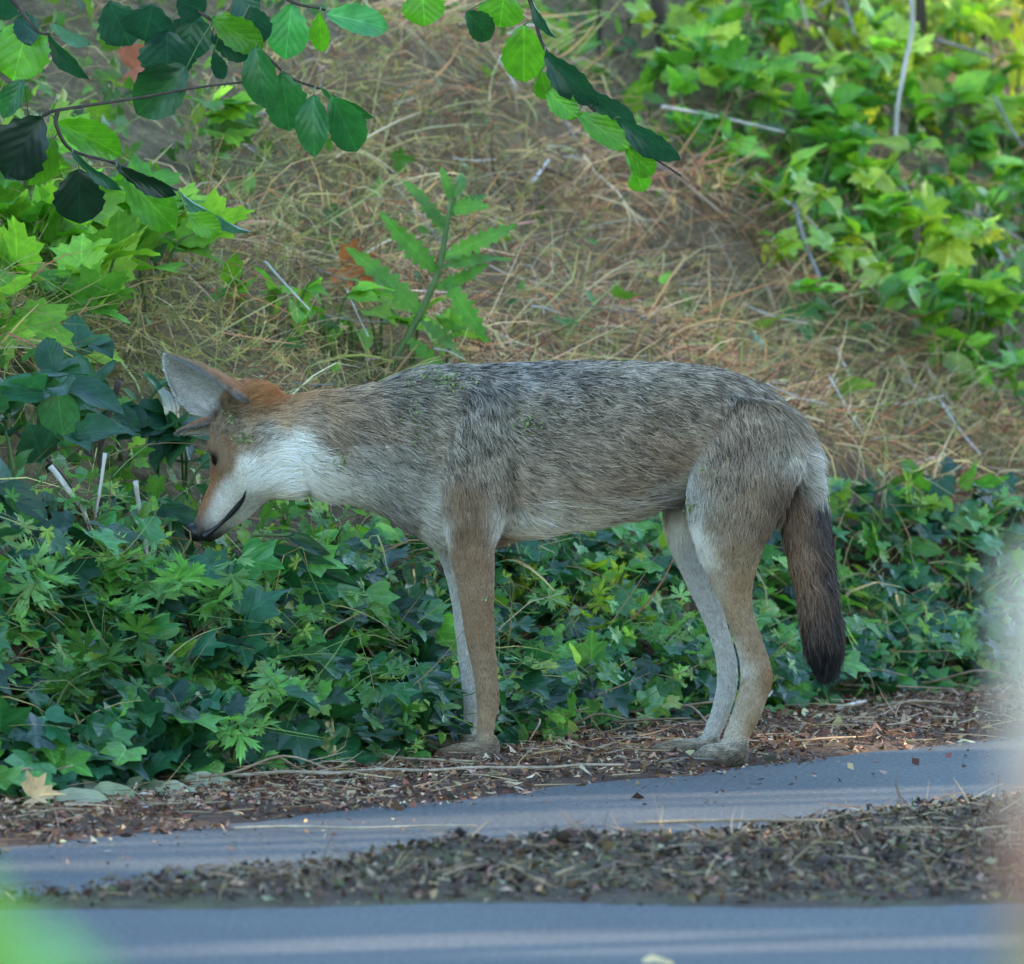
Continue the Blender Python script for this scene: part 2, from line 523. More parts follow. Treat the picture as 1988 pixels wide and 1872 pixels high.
def ribbons(name, base, d0, d1, lens, wid, tint, mat, segs=4, tint2=None):
    """thin curved blades: direction bends from d0 to d1"""
    n = len(base)
    side = np.cross(d0, rng.normal(size=(n, 3))); side /= np.linalg.norm(side, axis=1)[:, None] + 1e-9
    pts = [base]; p = base.copy()
    for k in range(segs):
        t = (k + .5) / segs
        d = d0 * (1 - t) + d1 * t; d /= np.linalg.norm(d, axis=1)[:, None] + 1e-9
        p = p + d * (lens / segs)[:, None]; pts.append(p)
    V, T = [], []
    for k, q in enumerate(pts):
        w = wid * (1 - .75 * (k / segs) ** 2) * .5
        V += [q - side * w[:, None], q + side * w[:, None]]
        tt = tint if tint2 is None else tint * (1 - k / segs) + tint2 * (k / segs)
        T += [tt, tt]
    V = np.stack(V, 1).reshape(-1, 3); T = np.stack(T, 1).reshape(-1, 3)
    K = 2 * (segs + 1)
    f = np.array([[2 * k, 2 * k + 1, 2 * k + 3, 2 * k + 2] for k in range(segs)])
    F = (f[None] + (np.arange(n) * K)[:, None, None]).reshape(-1, 4)
    me = mesh_np(name, V, F, T)
    me.materials.append(M[mat])
    return me

def pick(pal, n, jit=.12):
    pal = np.array(pal)
    c = pal[rng.integers(0, len(pal), n)]
    return np.clip(c * (1 + rng.normal(0, jit, (n, 1))) * (1 + rng.normal(0, jit * .4, (n, 3))), .003, 1)


# ------------------------------------------------------------------ unseen shrubs added across the road to keep the sun off the verge
FLECK_GAPS = []    # openings cut through the shrub leaves so sun flecks land on the road
for (u1, u2, v, th) in ((150, 500, 1646, .015), (300, 620, 1673, .030), (1000, 1250, 1596, .030), (1690, 1850, 1545, .03), (1800, 1935, 1453, .03), (700, 1700, 1835, .03)):
    d = CAM_D * 1390 / (v - 90)
    yy = d - CAM_D
    for k in np.linspace(0, 1, 5):
        p = P(u1 + (u2 - u1) * k, v, yy); p.z = 0
        FLECK_GAPS.append((p, th))
def shrub(name, pos, r, h, nl, seed, size=.085, label='', cat='shrub', group=None, mat='leaf_mass', tall=0.0, gaps=True):
    r_ = np.random.default_rng(seed)
    root = empty(name, pos)
    tag(root, label, cat, group)
    st = []
    top = []
    for k in range(6):
        a = r_.random() * 6.28; q = r * (.35 + .4 * r_.random())
        b = Vector(pos); t = b + Vector((q * math.cos(a), q * math.sin(a), h * (.65 + .3 * r_.random())))
        st.append(([b, b.lerp(t, .4) + Vector((0, 0, .12 * h)), t], [.028, .02, .006])); top.append(t)
    link('trunk', tube_mesh('trunk', st, 7, 4, .15), M['bark'], root)
    n = nl
    cz = (r_.random(n) ** .8)
    a = r_.random(n) * 6.283; q = np.sqrt(r_.random(n)) * r * (1.05 - .55 * cz ** 2.5)
    c = np.c_[pos[0] + q * np.cos(a), pos[1] + q * np.sin(a), pos[2] + tall + .05 + cz * (h - tall)]
    c += .10 * np.stack([vnoise(c[:, 0] * 3, c[:, 1] * 3, c[:, 2] * 3, k) for k in (31, 32, 33)], 1)
    if gaps:
        sd = np.array(sun_dir)
        keep = np.ones(n, bool)
        for p, th in FLECK_GAPS:
            w = c - np.array(p); t = w @ sd
            keep &= np.linalg.norm(w - t[:, None] * sd, axis=1) > th + size * .95
        c = c[keep]; n = len(c)
    d = r_.normal(size=(n, 3)); d[:, 2] -= .5
    nn = r_.normal(size=(n, 3)) + np.array([.5, .0, .8])
    me = mass_leaves('crown', SHAPES['broad'], c, d, nn, r_.uniform(.7, 1.25, n) * size, np.full(n, 1.5), pick([S(62, 92, 40), S(78, 108, 46), S(52, 80, 38)], n), mat)
    tag(link('crown', me, None, root), kind='stuff')
    return root
for k, s_ in enumerate(np.arange(1.0, 17.4, 1.2)):
    p = np.array([-.62, -1.53]) + s_ * ed + 6.9 * en
    hh = 4.6
    shrub('added_shade_shrub', (p[0], p[1], .0), 1.05, hh, 4800 if s_ < 12.4 else 2300, 100 + k, .13,  # thinned at the far end so some sun reaches the upper bank
          'unseen dense green shrub added across the road to shade the verge', 'shrub', 'unseen shade shrubs added across the road')

# ------------------------------------------------------------------ woodland trees on top of the bank
def tree(pos, h, r0, crown_r, seed, label):
    r_ = np.random.default_rng(seed)
    root = empty('woodland_tree', pos); tag(root, label, 'tree', 'trees on the bank top')
    b = Vector(pos)
    tp = b + Vector((r_.normal(0, .3), r_.normal(0, .3), h))
    trunk = [([b - Vector((0, 0, .2)), b + Vector((.02, .01, h * .3)), b.lerp(tp, .65), tp], [r0 * 1.25, r0, r0 * .7, r0 * .25])]
    tips = []
    for k in range(9):
        f = .4 + .55 * k / 9; a = k * 2.4 + seed
        s0 = b.lerp(tp, f); e = s0 + Vector((math.cos(a), math.sin(a), .55)) * crown_r * (1.1 - .5 * f)
        trunk.append(([s0, s0.lerp(e, .5) + Vector((0, 0, .1)), e], [r0 * .35, r0 * .2, .01])); tips += [s0.lerp(e, .6), e]
    link('trunk', tube_mesh('trunk', trunk, 9, 4, .12), M['bark'], root)
    n = 2600
    t = np.array([q[:] for q in tips])[r_.integers(0, len(tips), n)]
    c = t + r_.normal(size=(n, 3)) * crown_r * np.array([.28, .28, .22])
    me = mass_leaves('crown', SHAPES['hazel'], c, r_.normal(size=(n, 3)) - np.array([0, 0, .6]), r_.normal(size=(n, 3)) + np.array([0, 0, 1]), r_.uniform(.08, .14, n), np.ones(n), pick([S(66, 98, 40), S(84, 118, 46), S(56, 84, 38)], n), 'leaf_mass')
    tag(link('crown', me, None, root), kind='stuff')
for k, (x, y) in enumerate(((1.9, 11.0), (.2, 13.5), (3.4, 14.0))):
    tree((x, y, Zg1(x, y)), 7.0 + k * .4, .11 + .015 * k, 1.7, 40 + k, 'brown-barked woodland tree standing on top of the grassy bank')

# ------------------------------------------------------------------ litter patch across the road
bx = np.linspace(-1.2, 1.5, 150); by = np.linspace(-2.75, -.2, 120)
XX, YY = np.meshgrid(bx, by)
def litter_mask(x, y):
    far = np.interp(x, [-1.2, -.58, -.24, .0, .13, .39, .67, 1.5], [-2.5, -2.22, -1.86, -1.62, -1.45, -1.05, -.62, .5])
    near = -2.38 + .05 * vnoise(x * 3, y * 0 + 2, 0, 41)
    far = far + .05 * vnoise(x * 4, y * 0, 0, 42)
    return np.minimum(sstep(0, .16, y - near), sstep(0, .14, far - y))
def litter_h(x, y):
    mk_ = litter_mask(x, y)
    ridge = np.exp(-((x + .02 + .06 * vnoise(x * 3, y * 3, 0, 44)) / .22) ** 2) * np.exp(-((y + 1.78) / .17) ** 2) * .020
    ridge += np.exp(-((x + .42) / .22) ** 2) * np.exp(-((y + 2.12) / .12) ** 2) * .010
    ridge += np.exp(-((x - .35) / .35) ** 2) * np.exp(-((y + 1.75) / .16) ** 2) * .009
    return mk_ * (.006 + ridge * (1 + .5 * vnoise(x * 16, y * 16, 0, 45)) + .004 * vnoise(x * 30, y * 30, 0, 46)) - .006 * (mk_ < .02)
ZZ = litter_h(XX, YY)
idx = np.arange(XX.size).reshape(XX.shape)
Fq = np.stack([idx[:-1, :-1], idx[:-1, 1:], idx[1:, 1:], idx[1:, :-1]], -1).reshape(-1, 4)
keepf = ZZ.ravel()[Fq].max(1) > .0
lm = mesh_np('litter_patch', np.c_[XX.ravel(), YY.ravel(), ZZ.ravel()], Fq[keepf])
m, nt, bs, out = new_mat('litter_soil')
f1 = noise(nt, 30, 6, .75); f2 = noise(nt, 7, 4, .6)
c = ramp(nt, f1, [(.3, S(40, 31, 26)), (.5, S(74, 58, 46)), (.72, S(108, 86, 66))])
c = mix_rgb(nt, ramp(nt, f2, [(.45, (0, 0, 0)), (.65, (.6, .6, .6))]), c, S(86, 92, 52))
nt.links.new(c, bs.inputs['Base Color']); bs.inputs['Roughness'].default_value = .95
bump(nt, bs, f1, .9, .01)
litter = tag(link('litter_patch', lm, m), kind='structure')

# ------------------------------------------------------------------ coyote
# every tube: stations (uA, vA, uB, vB, half width, depth y) = two opposite outline points of the animal's side view
def mk(stations, inset, flow=1, hair=.02, tid=''):
    return dict(st=stations, inset=inset, flow=flow, hair=hair, id=tid)

def leg(rows, y, w): return [(a, b, c, d, ww, yy) for (a, b, c, d), ww, yy in zip(rows, w, y)]

TUBES = [
 mk([(548,766,575,966,.050,0),(600,762,612,973,.060,0),(660,757,672,981,.066,0),(720,748,727,997,.073,0),(780,727,778,1026,.082,0),
     (840,712,832,1052,.090,0),(920,708,915,1058,.098,0),(1000,706,1000,1046,.103,0),(1100,703,1100,1030,.107,0),(1200,703,1198,1012,.104,0),
     (1290,705,1275,988,.096,0),(1370,712,1345,965,.092,0),(1440,730,1420,1000,.09,0),(1498,764,1480,1010,.080,0),(1535,806,1512,1000,.060,0),(1550,850,1530,960,.040,0)], 9, 1, .022, 'torso'),
 # head: face contour / jaw contour, nose to nape is the hair direction
 mk([(545,768,600,955,.046,0),(480,768,590,962,.055,0),(432,788,566,972,.061,0),(409,818,544,974,.063,0),(404,852,526,977,.060,0),(403,882,513,984,.055,0),(405,912,500,996,.046,0),
     (402,940,488,1008,.037,0),(392,966,474,1020,.031,0),(383,990,458,1031,.027,0),(375,1012,443,1041,.0245,0),(369,1030,428,1051,.0225,0),(366,1044,410,1057,.017,0)], 5, -1, .010, 'head'),
 # near fore leg
 mk(leg([(850,800,1020,800),(846,880,1020,880),(848,950,1004,960),(856,1010,984,1020),(863,1062,968,1066),(873,1112,967,1116),(886,1180,967,1182),(897,1250,969,1252),(910,1305,974,1312),(917,1360,977,1362),(919,1405,969,1408),(916,1445,963,1450),(914,1466,964,1476)],
        [-.06,-.066,-.07,-.071,-.070,-.069,-.067,-.065,-.064,-.063,-.063,-.063,-.063],[.030,.046,.048,.045,.039,.033,.028,.0245,.0225,.022,.020,.020,.020]), 9, 1, .010, 'leg'),
 mk([(968,1440,966,1482,.02,-.063),(935,1444,935,1485,.026,-.064),(900,1449,900,1487,.030,-.066),(880,1453,881,1487,.027,-.067),(866,1462,868,1486,.015,-.067)], -2, 1, .012, 'paw'),
 # far fore leg
 mk(leg([(850,880,1010,880),(842,960,990,960),(838,1020,960,1030),(842,1068,945,1070),(857,1120,938,1122),(870,1180,936,1182),(878,1250,937,1252),(886,1315,942,1318),(892,1365,944,1366),(892,1408,936,1410),(888,1440,930,1444),(886,1462,930,1468)],
        [.055,.06,.062,.063,.063,.062,.061,.06,.06,.06,.06,.06],[.036,.044,.042,.037,.032,.027,.024,.022,.0215,.019,.019,.019]), 9, 1, .010, 'leg'),
 mk([(932,1436,930,1470,.02,.06),(890,1440,890,1473,.025,.06),(850,1443,850,1475,.029,.058),(830,1448,831,1475,.026,.056),(815,1456,817,1474,.014,.055)], -2, 1, .012, 'paw'),
 # near hind leg
 mk(leg([(1390,760,1510,790),(1345,840,1562,870),(1326,920,1545,950),(1330,985,1520,1000),(1340,1040,1498,1046),(1352,1090,1482,1088),(1373,1138,1471,1132),(1396,1190,1469,1180),(1416,1245,1482,1226),(1428,1292,1500,1278),(1429,1332,1508,1320),(1418,1374,1493,1374),(1403,1416,1471,1422),(1389,1450,1452,1460),(1386,1470,1448,1478)],
        [-.05,-.055,-.062,-.066,-.067,-.067,-.066,-.066,-.066,-.067,-.068,-.069,-.07,-.071,-.072],[.028,.046,.052,.052,.049,.043,.036,.029,.024,.0215,.0215,.020,.0195,.020,.021]), 9, 1, .011, 'leg'),
 mk([(1453,1440,1450,1485,.02,-.072),(1420,1444,1420,1490,.027,-.074),(1388,1450,1388,1492,.030,-.076),(1370,1455,1371,1492,.027,-.077),(1356,1464,1358,1490,.015,-.077)], -2, 1, .012, 'paw'),
 # far hind leg
 mk(leg([(1390,780,1500,800),(1345,860,1540,880),(1310,940,1480,970),(1288,990,1440,1010),(1290,1040,1418,1046),(1304,1092,1408,1096),(1331,1152,1410,1152),(1357,1208,1416,1200),(1377,1264,1430,1250),(1384,1308,1440,1296),(1382,1345,1437,1346),(1369,1396,1420,1400),(1348,1444,1396,1452),(1342,1464,1392,1470)],
        [.045,.05,.058,.062,.063,.063,.063,.062,.062,.062,.062,.062,.062,.062],[.028,.044,.050,.048,.044,.037,.031,.026,.022,.021,.020,.019,.0195,.02]), 9, 1, .011, 'leg'),
 mk([(1396,1432,1394,1470,.02,.062),(1350,1440,1350,1474,.026,.062),(1312,1442,1312,1476,.029,.062),(1294,1448,1295,1476,.026,.062),(1279,1456,1281,1474,.014,.062)], -2, 1, .012, 'paw'),
 # tail
 mk([(1440,800,1462,752,.030,0),(1490,826,1525,785,.032,0),(1522,862,1572,838,.033,0),(1536,905,1592,888,.034,0),(1526,955,1601,948,.038,0),(1515,1005,1607,1000,.040,0),(1526,1060,1613,1058,.042,0),(1540,1120,1621,1118,.042,0),(1550,1180,1629,1178,.040,0),(1558,1235,1634,1235,.036,0),(1570,1272,1628,1274,.028,0),(1584,1298,1616,1300,.016,0)], 8, 1, .030, 'tail'),
]
V, F, off = [], [], 0
CEN, RAD, FLO, HAI, TID, WID = [], [], [], [], [], []
for tb in TUBES:
    st = np.array(tb['st'], float)
    rowp = []
    for a, b, c_, d_, w, y in st:
        A, B = np.array([a, b]), np.array([c_, d_])
        dd = (A - B) / np.linalg.norm(A - B)
        k = min(tb['inset'], .3 * np.linalg.norm(A - B))
        A, B = A - dd * k, B + dd * k
        rowp.append([*P(A[0], A[1], y), *P(B[0], B[1], y), max(w - k * .0005, w * .5)])
    pr = catmull(rowp, 4)
    A, B, w = pr[:, :3], pr[:, 3:6], pr[:, 6]
    c, a = (A + B) / 2, (A - B) / 2
    ns = 24
    th = np.arange(ns) / ns * 2 * math.pi
    ct, sn = np.cos(th), np.sin(th)
    ex = .86
    ct = np.sign(ct) * np.abs(ct) ** ex; sn = np.sign(sn) * np.abs(sn) ** ex
    rv = c[:, None] + a[:, None] * ct[None, :, None] + np.array([0, 1, 0])[None, None] * (w[:, None] * sn[None])[..., None]
    n = len(c)
    V.append(np.vstack([rv.reshape(-1, 3), c[0], c[-1]]))
    i = np.arange(n - 1)[:, None] * ns; j = np.arange(ns)[None]; j2 = (j + 1) % ns
    f = np.stack([i + j, i + j2, i + ns + j2, i + ns + j], -1).reshape(-1, 4)
    j = np.arange(ns); j2 = (j + 1) % ns
    F.append(np.vstack([f[:, [0, 1, 2]], f[:, [0, 2, 3]], np.stack([j2, j, np.full(ns, n * ns)], -1), np.stack([(n - 1) * ns + j, (n - 1) * ns + j2, np.full(ns, n * ns + 1)], -1)]) + off)
    off += n * ns + 2
    tan = np.gradient(c, axis=0); tan /= np.linalg.norm(tan, axis=1)[:, None]
    CEN.append(c); RAD.append((np.linalg.norm(a, axis=1) + w) / 2); FLO.append(tan * tb['flow'])
    HAI.append(np.full(n, tb['hair'])); TID += [tb['id']] * n; WID.append(w)
# toes, elbow points and cheek muscles as extra lumps
def lump(c, r, seed=0):
    global off
    bm = bmesh.new(); bmesh.ops.create_icosphere(bm, subdivisions=2, radius=1)
    v = np.array([x.co[:] for x in bm.verts]) * np.array(r) + np.array(c)
    f = np.array([[q.index for q in p.verts] for p in bm.faces]); bm.free()
    V.append(v); F.append(f + off); off += len(v)
for (u, v, y) in ((874, 1474, -.067), (822, 1466, .057), (1364, 1480, -.077), (1286, 1467, .062)):
    for q in (-1.5, -.5, .5, 1.5):
        c = P(u + 4 * abs(q), v, y + q * .0125)
        lump(c + Vector((-.003, 0, .001)), (.016, .0078, .0135))
for sgn in (-1, 1):
    lump(P(470, 925, sgn * .030), (.030, .022, .030))
    lump(P(423, 872, sgn * .030), (.016, .018, .016))      # brow
    lump(P(484, 782, sgn * .026), (.042, .024, .024))      # ear base
bm_src = mesh_np('coyote_source', np.vstack(V), np.vstack(F))
src = bpy.data.objects.new('coyote_source', bm_src); col.objects.link(src)
rm = src.modifiers.new('r', 'REMESH'); rm.mode = 'VOXEL'; rm.voxel_size = .0042
sm = src.modifiers.new('s', 'SMOOTH'); sm.factor = .5; sm.iterations = 4
dg = bpy.context.evaluated_depsgraph_get()
body_me = bpy.data.meshes.new_from_object(src.evaluated_get(dg))
bpy.data.objects.remove(src); bpy.data.meshes.remove(bm_src)

bv = np.empty(len(body_me.vertices) * 3); body_me.vertices.foreach_get('co', bv); bv = bv.reshape(-1, 3)
bvn = np.empty(len(body_me.vertices) * 3); body_me.vertices.foreach_get('normal', bvn); bvn = bvn.reshape(-1, 3)
bf = np.array([p.vertices[:] for p in body_me.polygons]) if all(len(p.vertices) == 4 for p in body_me.polygons) else None
if bf is None:
    body_me.calc_loop_triangles()
    bt = np.array([t.vertices[:] for t in body_me.loop_triangles])
else: bt = np.vstack([bf[:, [0, 1, 2]], bf[:, [0, 2, 3]]])
nbody = len(bv)
bvh = BVHTree.FromPolygons([tuple(p) for p in bv], [tuple(int(i) for i in t) for t in bt])

# ears: curved cups, base sunk in the skull
def ear(base, tip, facing, L_w, cup=1.15, thick=.004, nu=15, nv=11):
    base, tip = Vector(base), Vector(tip)
    ax = (tip - base); L = ax.length; ax.normalize()
    fc = Vector(facing); fc = (fc - ax * fc.dot(ax)).normalized()
    sd = ax.cross(fc).normalized()
    def sheet(o):
        out = []
        for i in range(nu):
            s = i / (nu - 1)
            w = L_w * .5 * (math.sin(math.pi * (.06 + .94 * s)) ** .70 if s < .999 else .03) * (1.0 - .12 * s)
            w = max(w, L_w * .03)
            cp = cup * (1.25 - .75 * s)
            for j in range(nv):
                t = j / (nv - 1) * 2 - 1
                a = t * cp * 1.25
                R = w / math.sin(min(cp * 1.25, math.pi / 2))
                x = R * math.sin(a); dep = R * (1 - math.cos(a))
                p = base + ax * (s * L) + sd * x + fc * (dep + o - .02 * (1 - s) * 1.0 + .012 * s * s)
                out.append(p)
        return out
    inn, outr = sheet(0), sheet(-thick)
    vs = np.array([p[:] for p in inn + outr]); K = nu * nv
    fs = []
    g = lambda i, j, k: k * K + i * nv + j
    for i in range(nu - 1):
        for j in range(nv - 1):
            fs.append((g(i, j, 0), g(i, j + 1, 0), g(i + 1, j + 1, 0), g(i + 1, j, 0)))
            fs.append((g(i, j, 1), g(i + 1, j, 1), g(i + 1, j + 1, 1), g(i, j + 1, 1)))
        for j in (0, nv - 1):
            fs.append((g(i, j, 0), g(i + 1, j, 0), g(i + 1, j, 1), g(i, j, 1)))
    for j in range(nv - 1): fs.append((g(nu - 1, j, 0), g(nu - 1, j + 1, 0), g(nu - 1, j + 1, 1), g(nu - 1, j, 1)))
    inner = np.r_[np.ones(K, bool), np.zeros(K, bool)]
    s = np.tile(np.repeat(np.linspace(0, 1, nu), nv), 2); t = np.tile(np.tile(np.linspace(-1, 1, nv), nu), 2)
    return vs, np.array(fs), inner, s, t, np.array(ax)
EARS = [ear(P(478, 796, -.026), P(328, 683, -.066), (-.47, -.60, -.65), .100),
        ear(P(440, 832, .046), P(346, 832, .088), (-.30, -.10, -.95), .040)]

# colours of the coat: (u, v, sRGB, grizzle)
CTRL = [(820,725,136,130,122,.9),(900,722,132,127,121,.95),(1000,720,128,125,122,1),(1100,720,140,133,126,.9),(1200,722,148,139,128,.8),(1320,725,150,139,126,.75),(1420,745,150,137,122,.7),
 (850,790,138,128,114,.75),(1000,800,140,130,118,.75),(1150,800,142,130,116,.7),(1300,800,146,131,114,.65),(1420,820,148,130,112,.55),(1500,820,152,136,118,.45),
 (850,860,152,140,124,.6),(950,880,150,138,122,.55),(1080,880,150,137,121,.55),(1200,880,148,132,114,.5),(1280,880,142,122,102,.4),(1400,900,152,136,118,.4),
 (1000,950,160,144,126,.35),(1100,950,160,144,126,.35),(1200,940,150,132,114,.35),(1000,1000,232,227,218,.1),(1100,1005,206,198,186,.15),(1200,985,176,166,154,.2),(1250,985,150,145,140,.2),(1060,1035,226,221,212,.1),
 (900,960,146,120,96,.15),(905,1020,146,120,96,.1),(910,1080,160,132,106,.05),(925,1200,156,128,102,.05),(940,1330,160,136,112,.05),(935,1390,176,150,124,.05),(940,1440,180,162,140,.1),
 (845,1010,240,235,226,.05),(820,980,196,190,181,.2),(770,990,142,136,128,.35),(740,960,150,144,136,.35),(780,900,152,144,134,.4),(700,930,176,172,164,.25),(640,960,220,215,206,.1),(600,950,232,228,220,.05),
 (720,820,150,134,116,.5),(760,760,132,124,114,.7),(690,770,156,138,118,.5),(620,785,166,140,112,.35),(640,850,146,128,108,.4),(690,880,166,158,148,.35),(600,820,166,150,132,.3),
 (560,770,172,130,90,.15),(520,765,186,124,74,.05),(490,775,170,118,76,.05),(540,810,186,156,126,.1),(480,810,160,136,110,.2),
 (560,860,250,248,242,.05),(530,880,253,250,245,.0),(590,900,230,227,219,.1),(540,930,252,249,244,.0),(510,850,170,164,154,.35),(480,860,160,142,122,.3),(455,830,128,116,100,.45),(425,830,140,122,100,.25),
 (440,870,158,126,96,.1),(418,860,146,118,90,.1),(445,905,160,126,96,.1),(420,925,160,112,72,.05),(408,940,164,108,66,.0),(398,965,172,110,64,.0),(388,985,172,112,68,.0),(384,1003,168,120,84,.0),
 (470,910,252,248,243,.0),(490,940,254,251,246,.0),(445,950,252,248,243,.0),(430,980,252,248,243,.0),(415,1005,230,226,220,.0),(400,1022,176,170,166,.1),(470,1005,200,198,192,.0),(450,1020,190,186,180,.0),(500,985,196,192,186,.0),(430,1045,100,96,94,.1),(440,1040,140,136,132,.1),(412,1052,34,33,33,.1),(396,1046,40,37,36,.1),(404,1054,26,25,26,0),(422,1052,40,38,38,0),(389,1028,96,82,74,0),
 (1460,960,156,134,110,.25),(1400,990,160,142,120,.25),(1430,1060,166,142,114,.1),(1440,1130,168,140,108,.05),(1430,1200,172,146,118,.05),(1460,1250,170,144,114,.05),(1495,1310,160,128,94,.05),(1440,1320,182,164,142,.05),(1430,1400,194,182,164,.05),(1460,1400,166,140,110,.05),(1410,1440,196,186,170,.05),
 (1332,960,192,188,180,.05),(1338,1020,236,231,222,.0),(1350,1075,226,219,206,.0),(1375,1130,186,170,148,.0),(1420,1260,192,184,170,.0),(1430,1300,202,196,186,.0),
 (1545,830,170,156,138,.3),(1570,880,222,217,208,.1),(1588,925,206,203,196,.15),(1512,950,126,106,90,.2),(1505,1000,132,112,94,.2),
 (1550,990,146,118,98,.25),(1596,985,70,68,70,.3),(1610,1040,58,56,58,.3),(1550,1060,148,120,98,.25),(1608,1100,66,60,60,.4),(1560,1110,140,112,92,.3),(1575,1160,116,94,80,.5),(1612,1170,52,48,50,.4),(1585,1210,80,68,62,.5),(1600,1250,32,32,36,.2),(1605,1300,20,21,26,.1),(1575,1255,40,38,40,.2)]
CT = np.array(CTRL, float)
CRGB = np.stack([S(*r[2:5]) for r in CTRL]) * np.array([1.05, 1.02, .955]) * .87

# per-vertex fields
CEN = np.vstack(CEN); RAD = np.concatenate(RAD); FLO = np.vstack(FLO); HAI = np.concatenate(HAI); TID = np.array(TID); WID = np.concatenate(WID)
def fields(pts, nrm):
    flow = np.zeros_like(pts); hair = np.zeros(len(pts)); near = np.zeros(len(pts), int)
    for s in range(0, len(pts), 8000):
        q = pts[s:s + 8000]
        d = np.linalg.norm(q[:, None] - CEN[None], axis=2) / (RAD[None] + .012)
        w = np.exp(-(d ** 2) * 4.0)
        w /= w.sum(1)[:, None] + 1e-12
        flow[s:s + 8000] = w @ FLO; hair[s:s + 8000] = w @ HAI; near[s:s + 8000] = np.argmin(d, 1)
    u, v = UV(pts[:, 0], 0 * pts[:, 1], pts[:, 2])
    wgt = 1 / (((u[:, None] - CT[None, :, 0]) ** 2 + (v[:, None] - CT[None, :, 1]) ** 2) + 13 ** 2) ** 2.1
    wgt /= wgt.sum(1)[:, None]
    rgb = wgt @ CRGB; gz = wgt @ CT[:, 5]
    ids = TID[near]
    legm = (ids == 'leg')
    # inner and far faces of the legs are pale
    yc = CEN[near][:, 1]
    medial = legm & (np.abs(yc) > .03)
    inner = np.where(medial, np.clip(-np.sign(yc) * nrm[:, 1] * 1.3 + .15, 0, 1), 0) * sstep(1000, 1090, v)
    pale = S(186, 184, 178)
    rgb = rgb * (1 - inner[:, None] * .85) + pale * inner[:, None] * .85
    farleg = legm & (yc > .03)
    fl = (farleg * sstep(1020, 1120, v) * .85)[:, None]
    rgb = rgb * (1 - fl) + S(196, 192, 184) * fl
    # muddy paws
    k = (sstep(1418, 1478, v + 14 * vnoise(pts[:, 0] * 90, pts[:, 1] * 90, pts[:, 2] * 90, 95)) * .88)[:, None]
    rgb = rgb * (1 - k) + S(72, 57, 47) * k
    gz = np.where(ids == 'paw', .3, gz)
    # hair length details
    hair = np.where(ids == 'torso', np.where(v > 965, .036, hair), hair)
    hair = np.where((ids == 'torso') & (u < 800), .027, hair)
    ck = np.exp(-(((u - 545) / 45) ** 2 + ((v - 900) / 65) ** 2))
    hair = np.where(ids == 'head', .006 + .020 * ck + .012 * sstep(470, 540, u), hair)
    hair = np.where((ids != 'leg') & (v < 815) & (u > 440) & (u < 640), np.maximum(hair, .018), hair)
    hair = np.where(legm, .007 + .014 * sstep(1130, 960, v) * (np.abs(nrm[:, 1]) * 0 + 1), hair)
    hair = np.where(ids == 'paw', .007, hair)
    for (eu, ev, r) in ((417, 893, 17),):
        de = np.hypot((u - eu) * 1.1, (v - ev) * .8)
        kk = np.exp(-(de / (r * .62)) ** 4)[:, None] * (np.abs(nrm[:, 1]) > .2)[:, None]
        rgb = rgb * (1 - kk) + S(38, 30, 26) * kk
        hair = np.where(de < r * 1.6, np.minimum(hair, .0035), hair)
    hair = np.where((u < 455) & (v > 930) & (ids == 'head'), np.minimum(hair, .0045), hair)
    return flow, hair, rgb, gz, u, v, ids

bflow, bhair, brgb, bgz, bu, bvv, bids = fields(bv, bvn)
# whole body mesh = remeshed body + two ear cups
Vall, Fall = [bv], [np.asarray(bt)]
Call, Hall, Fl, Gz = [brgb], [bhair], [bflow], [bgz]
o_ = nbody
EARF = []
for vs, fs, inner, s, t, ax in EARS:
    tri = np.vstack([fs[:, [0, 1, 2]], fs[:, [0, 2, 3]]])
    Vall.append(vs); Fall.append(tri + o_)
    EARF.append((o_, len(vs)))
    o_ += len(vs)
    cin = S(206, 206, 204)[None] * (1 - .72 * sstep(.15, .95, t))[:, None] * np.array([1, 1, 1.03])
    cin = np.where((s < .16)[:, None], S(120, 108, 98), cin)
    cout = S(166, 116, 76)[None] * (1 - .35 * s)[:, None] + S(110, 100, 92)[None] * (.3 * s)[:, None]
    c = np.where(inner[:, None], cin, cout)
    edge = (np.abs(t) > .9) | (s > .96)
    c = np.where(edge[:, None] & ~inner[:, None], S(150, 132, 112), c)
    Call.append(c); Hall.append(np.where(inner, .010 * (1 - .5 * s), .005)); Fl.append(np.tile(ax, (len(vs), 1))); Gz.append(np.full(len(vs), .05))
Vall = np.vstack(Vall); Fall = np.vstack(Fall); Call = np.vstack(Call); Hall = np.concatenate(Hall); Fl = np.vstack(Fl); Gz = np.concatenate(Gz)

coy_loc = Vector((P(1180, 1480, 0).x, 0, 0))
coyote = empty('coyote', coy_loc)
tag(coyote, 'grey and tan coyote standing in profile at the road edge, head lowered', 'coyote')
m, nt, bs, out = new_mat('coyote_skin')
nt.links.new(mix_rgb(nt, 1.0, N(nt, 'Attribute', attribute_name='tint').outputs['Color'], (.62, .60, .58), 'MULTIPLY'), bs.inputs['Base Color'])
bs.inputs['Roughness'].default_value = .9
body = link('body', mesh_np('coyote_body', Vall, Fall, Call), m, coyote)
body_m = body.data
vn = np.empty(len(Vall) * 3); body_m.vertices.foreach_get('normal', vn); vn = vn.reshape(-1, 3)

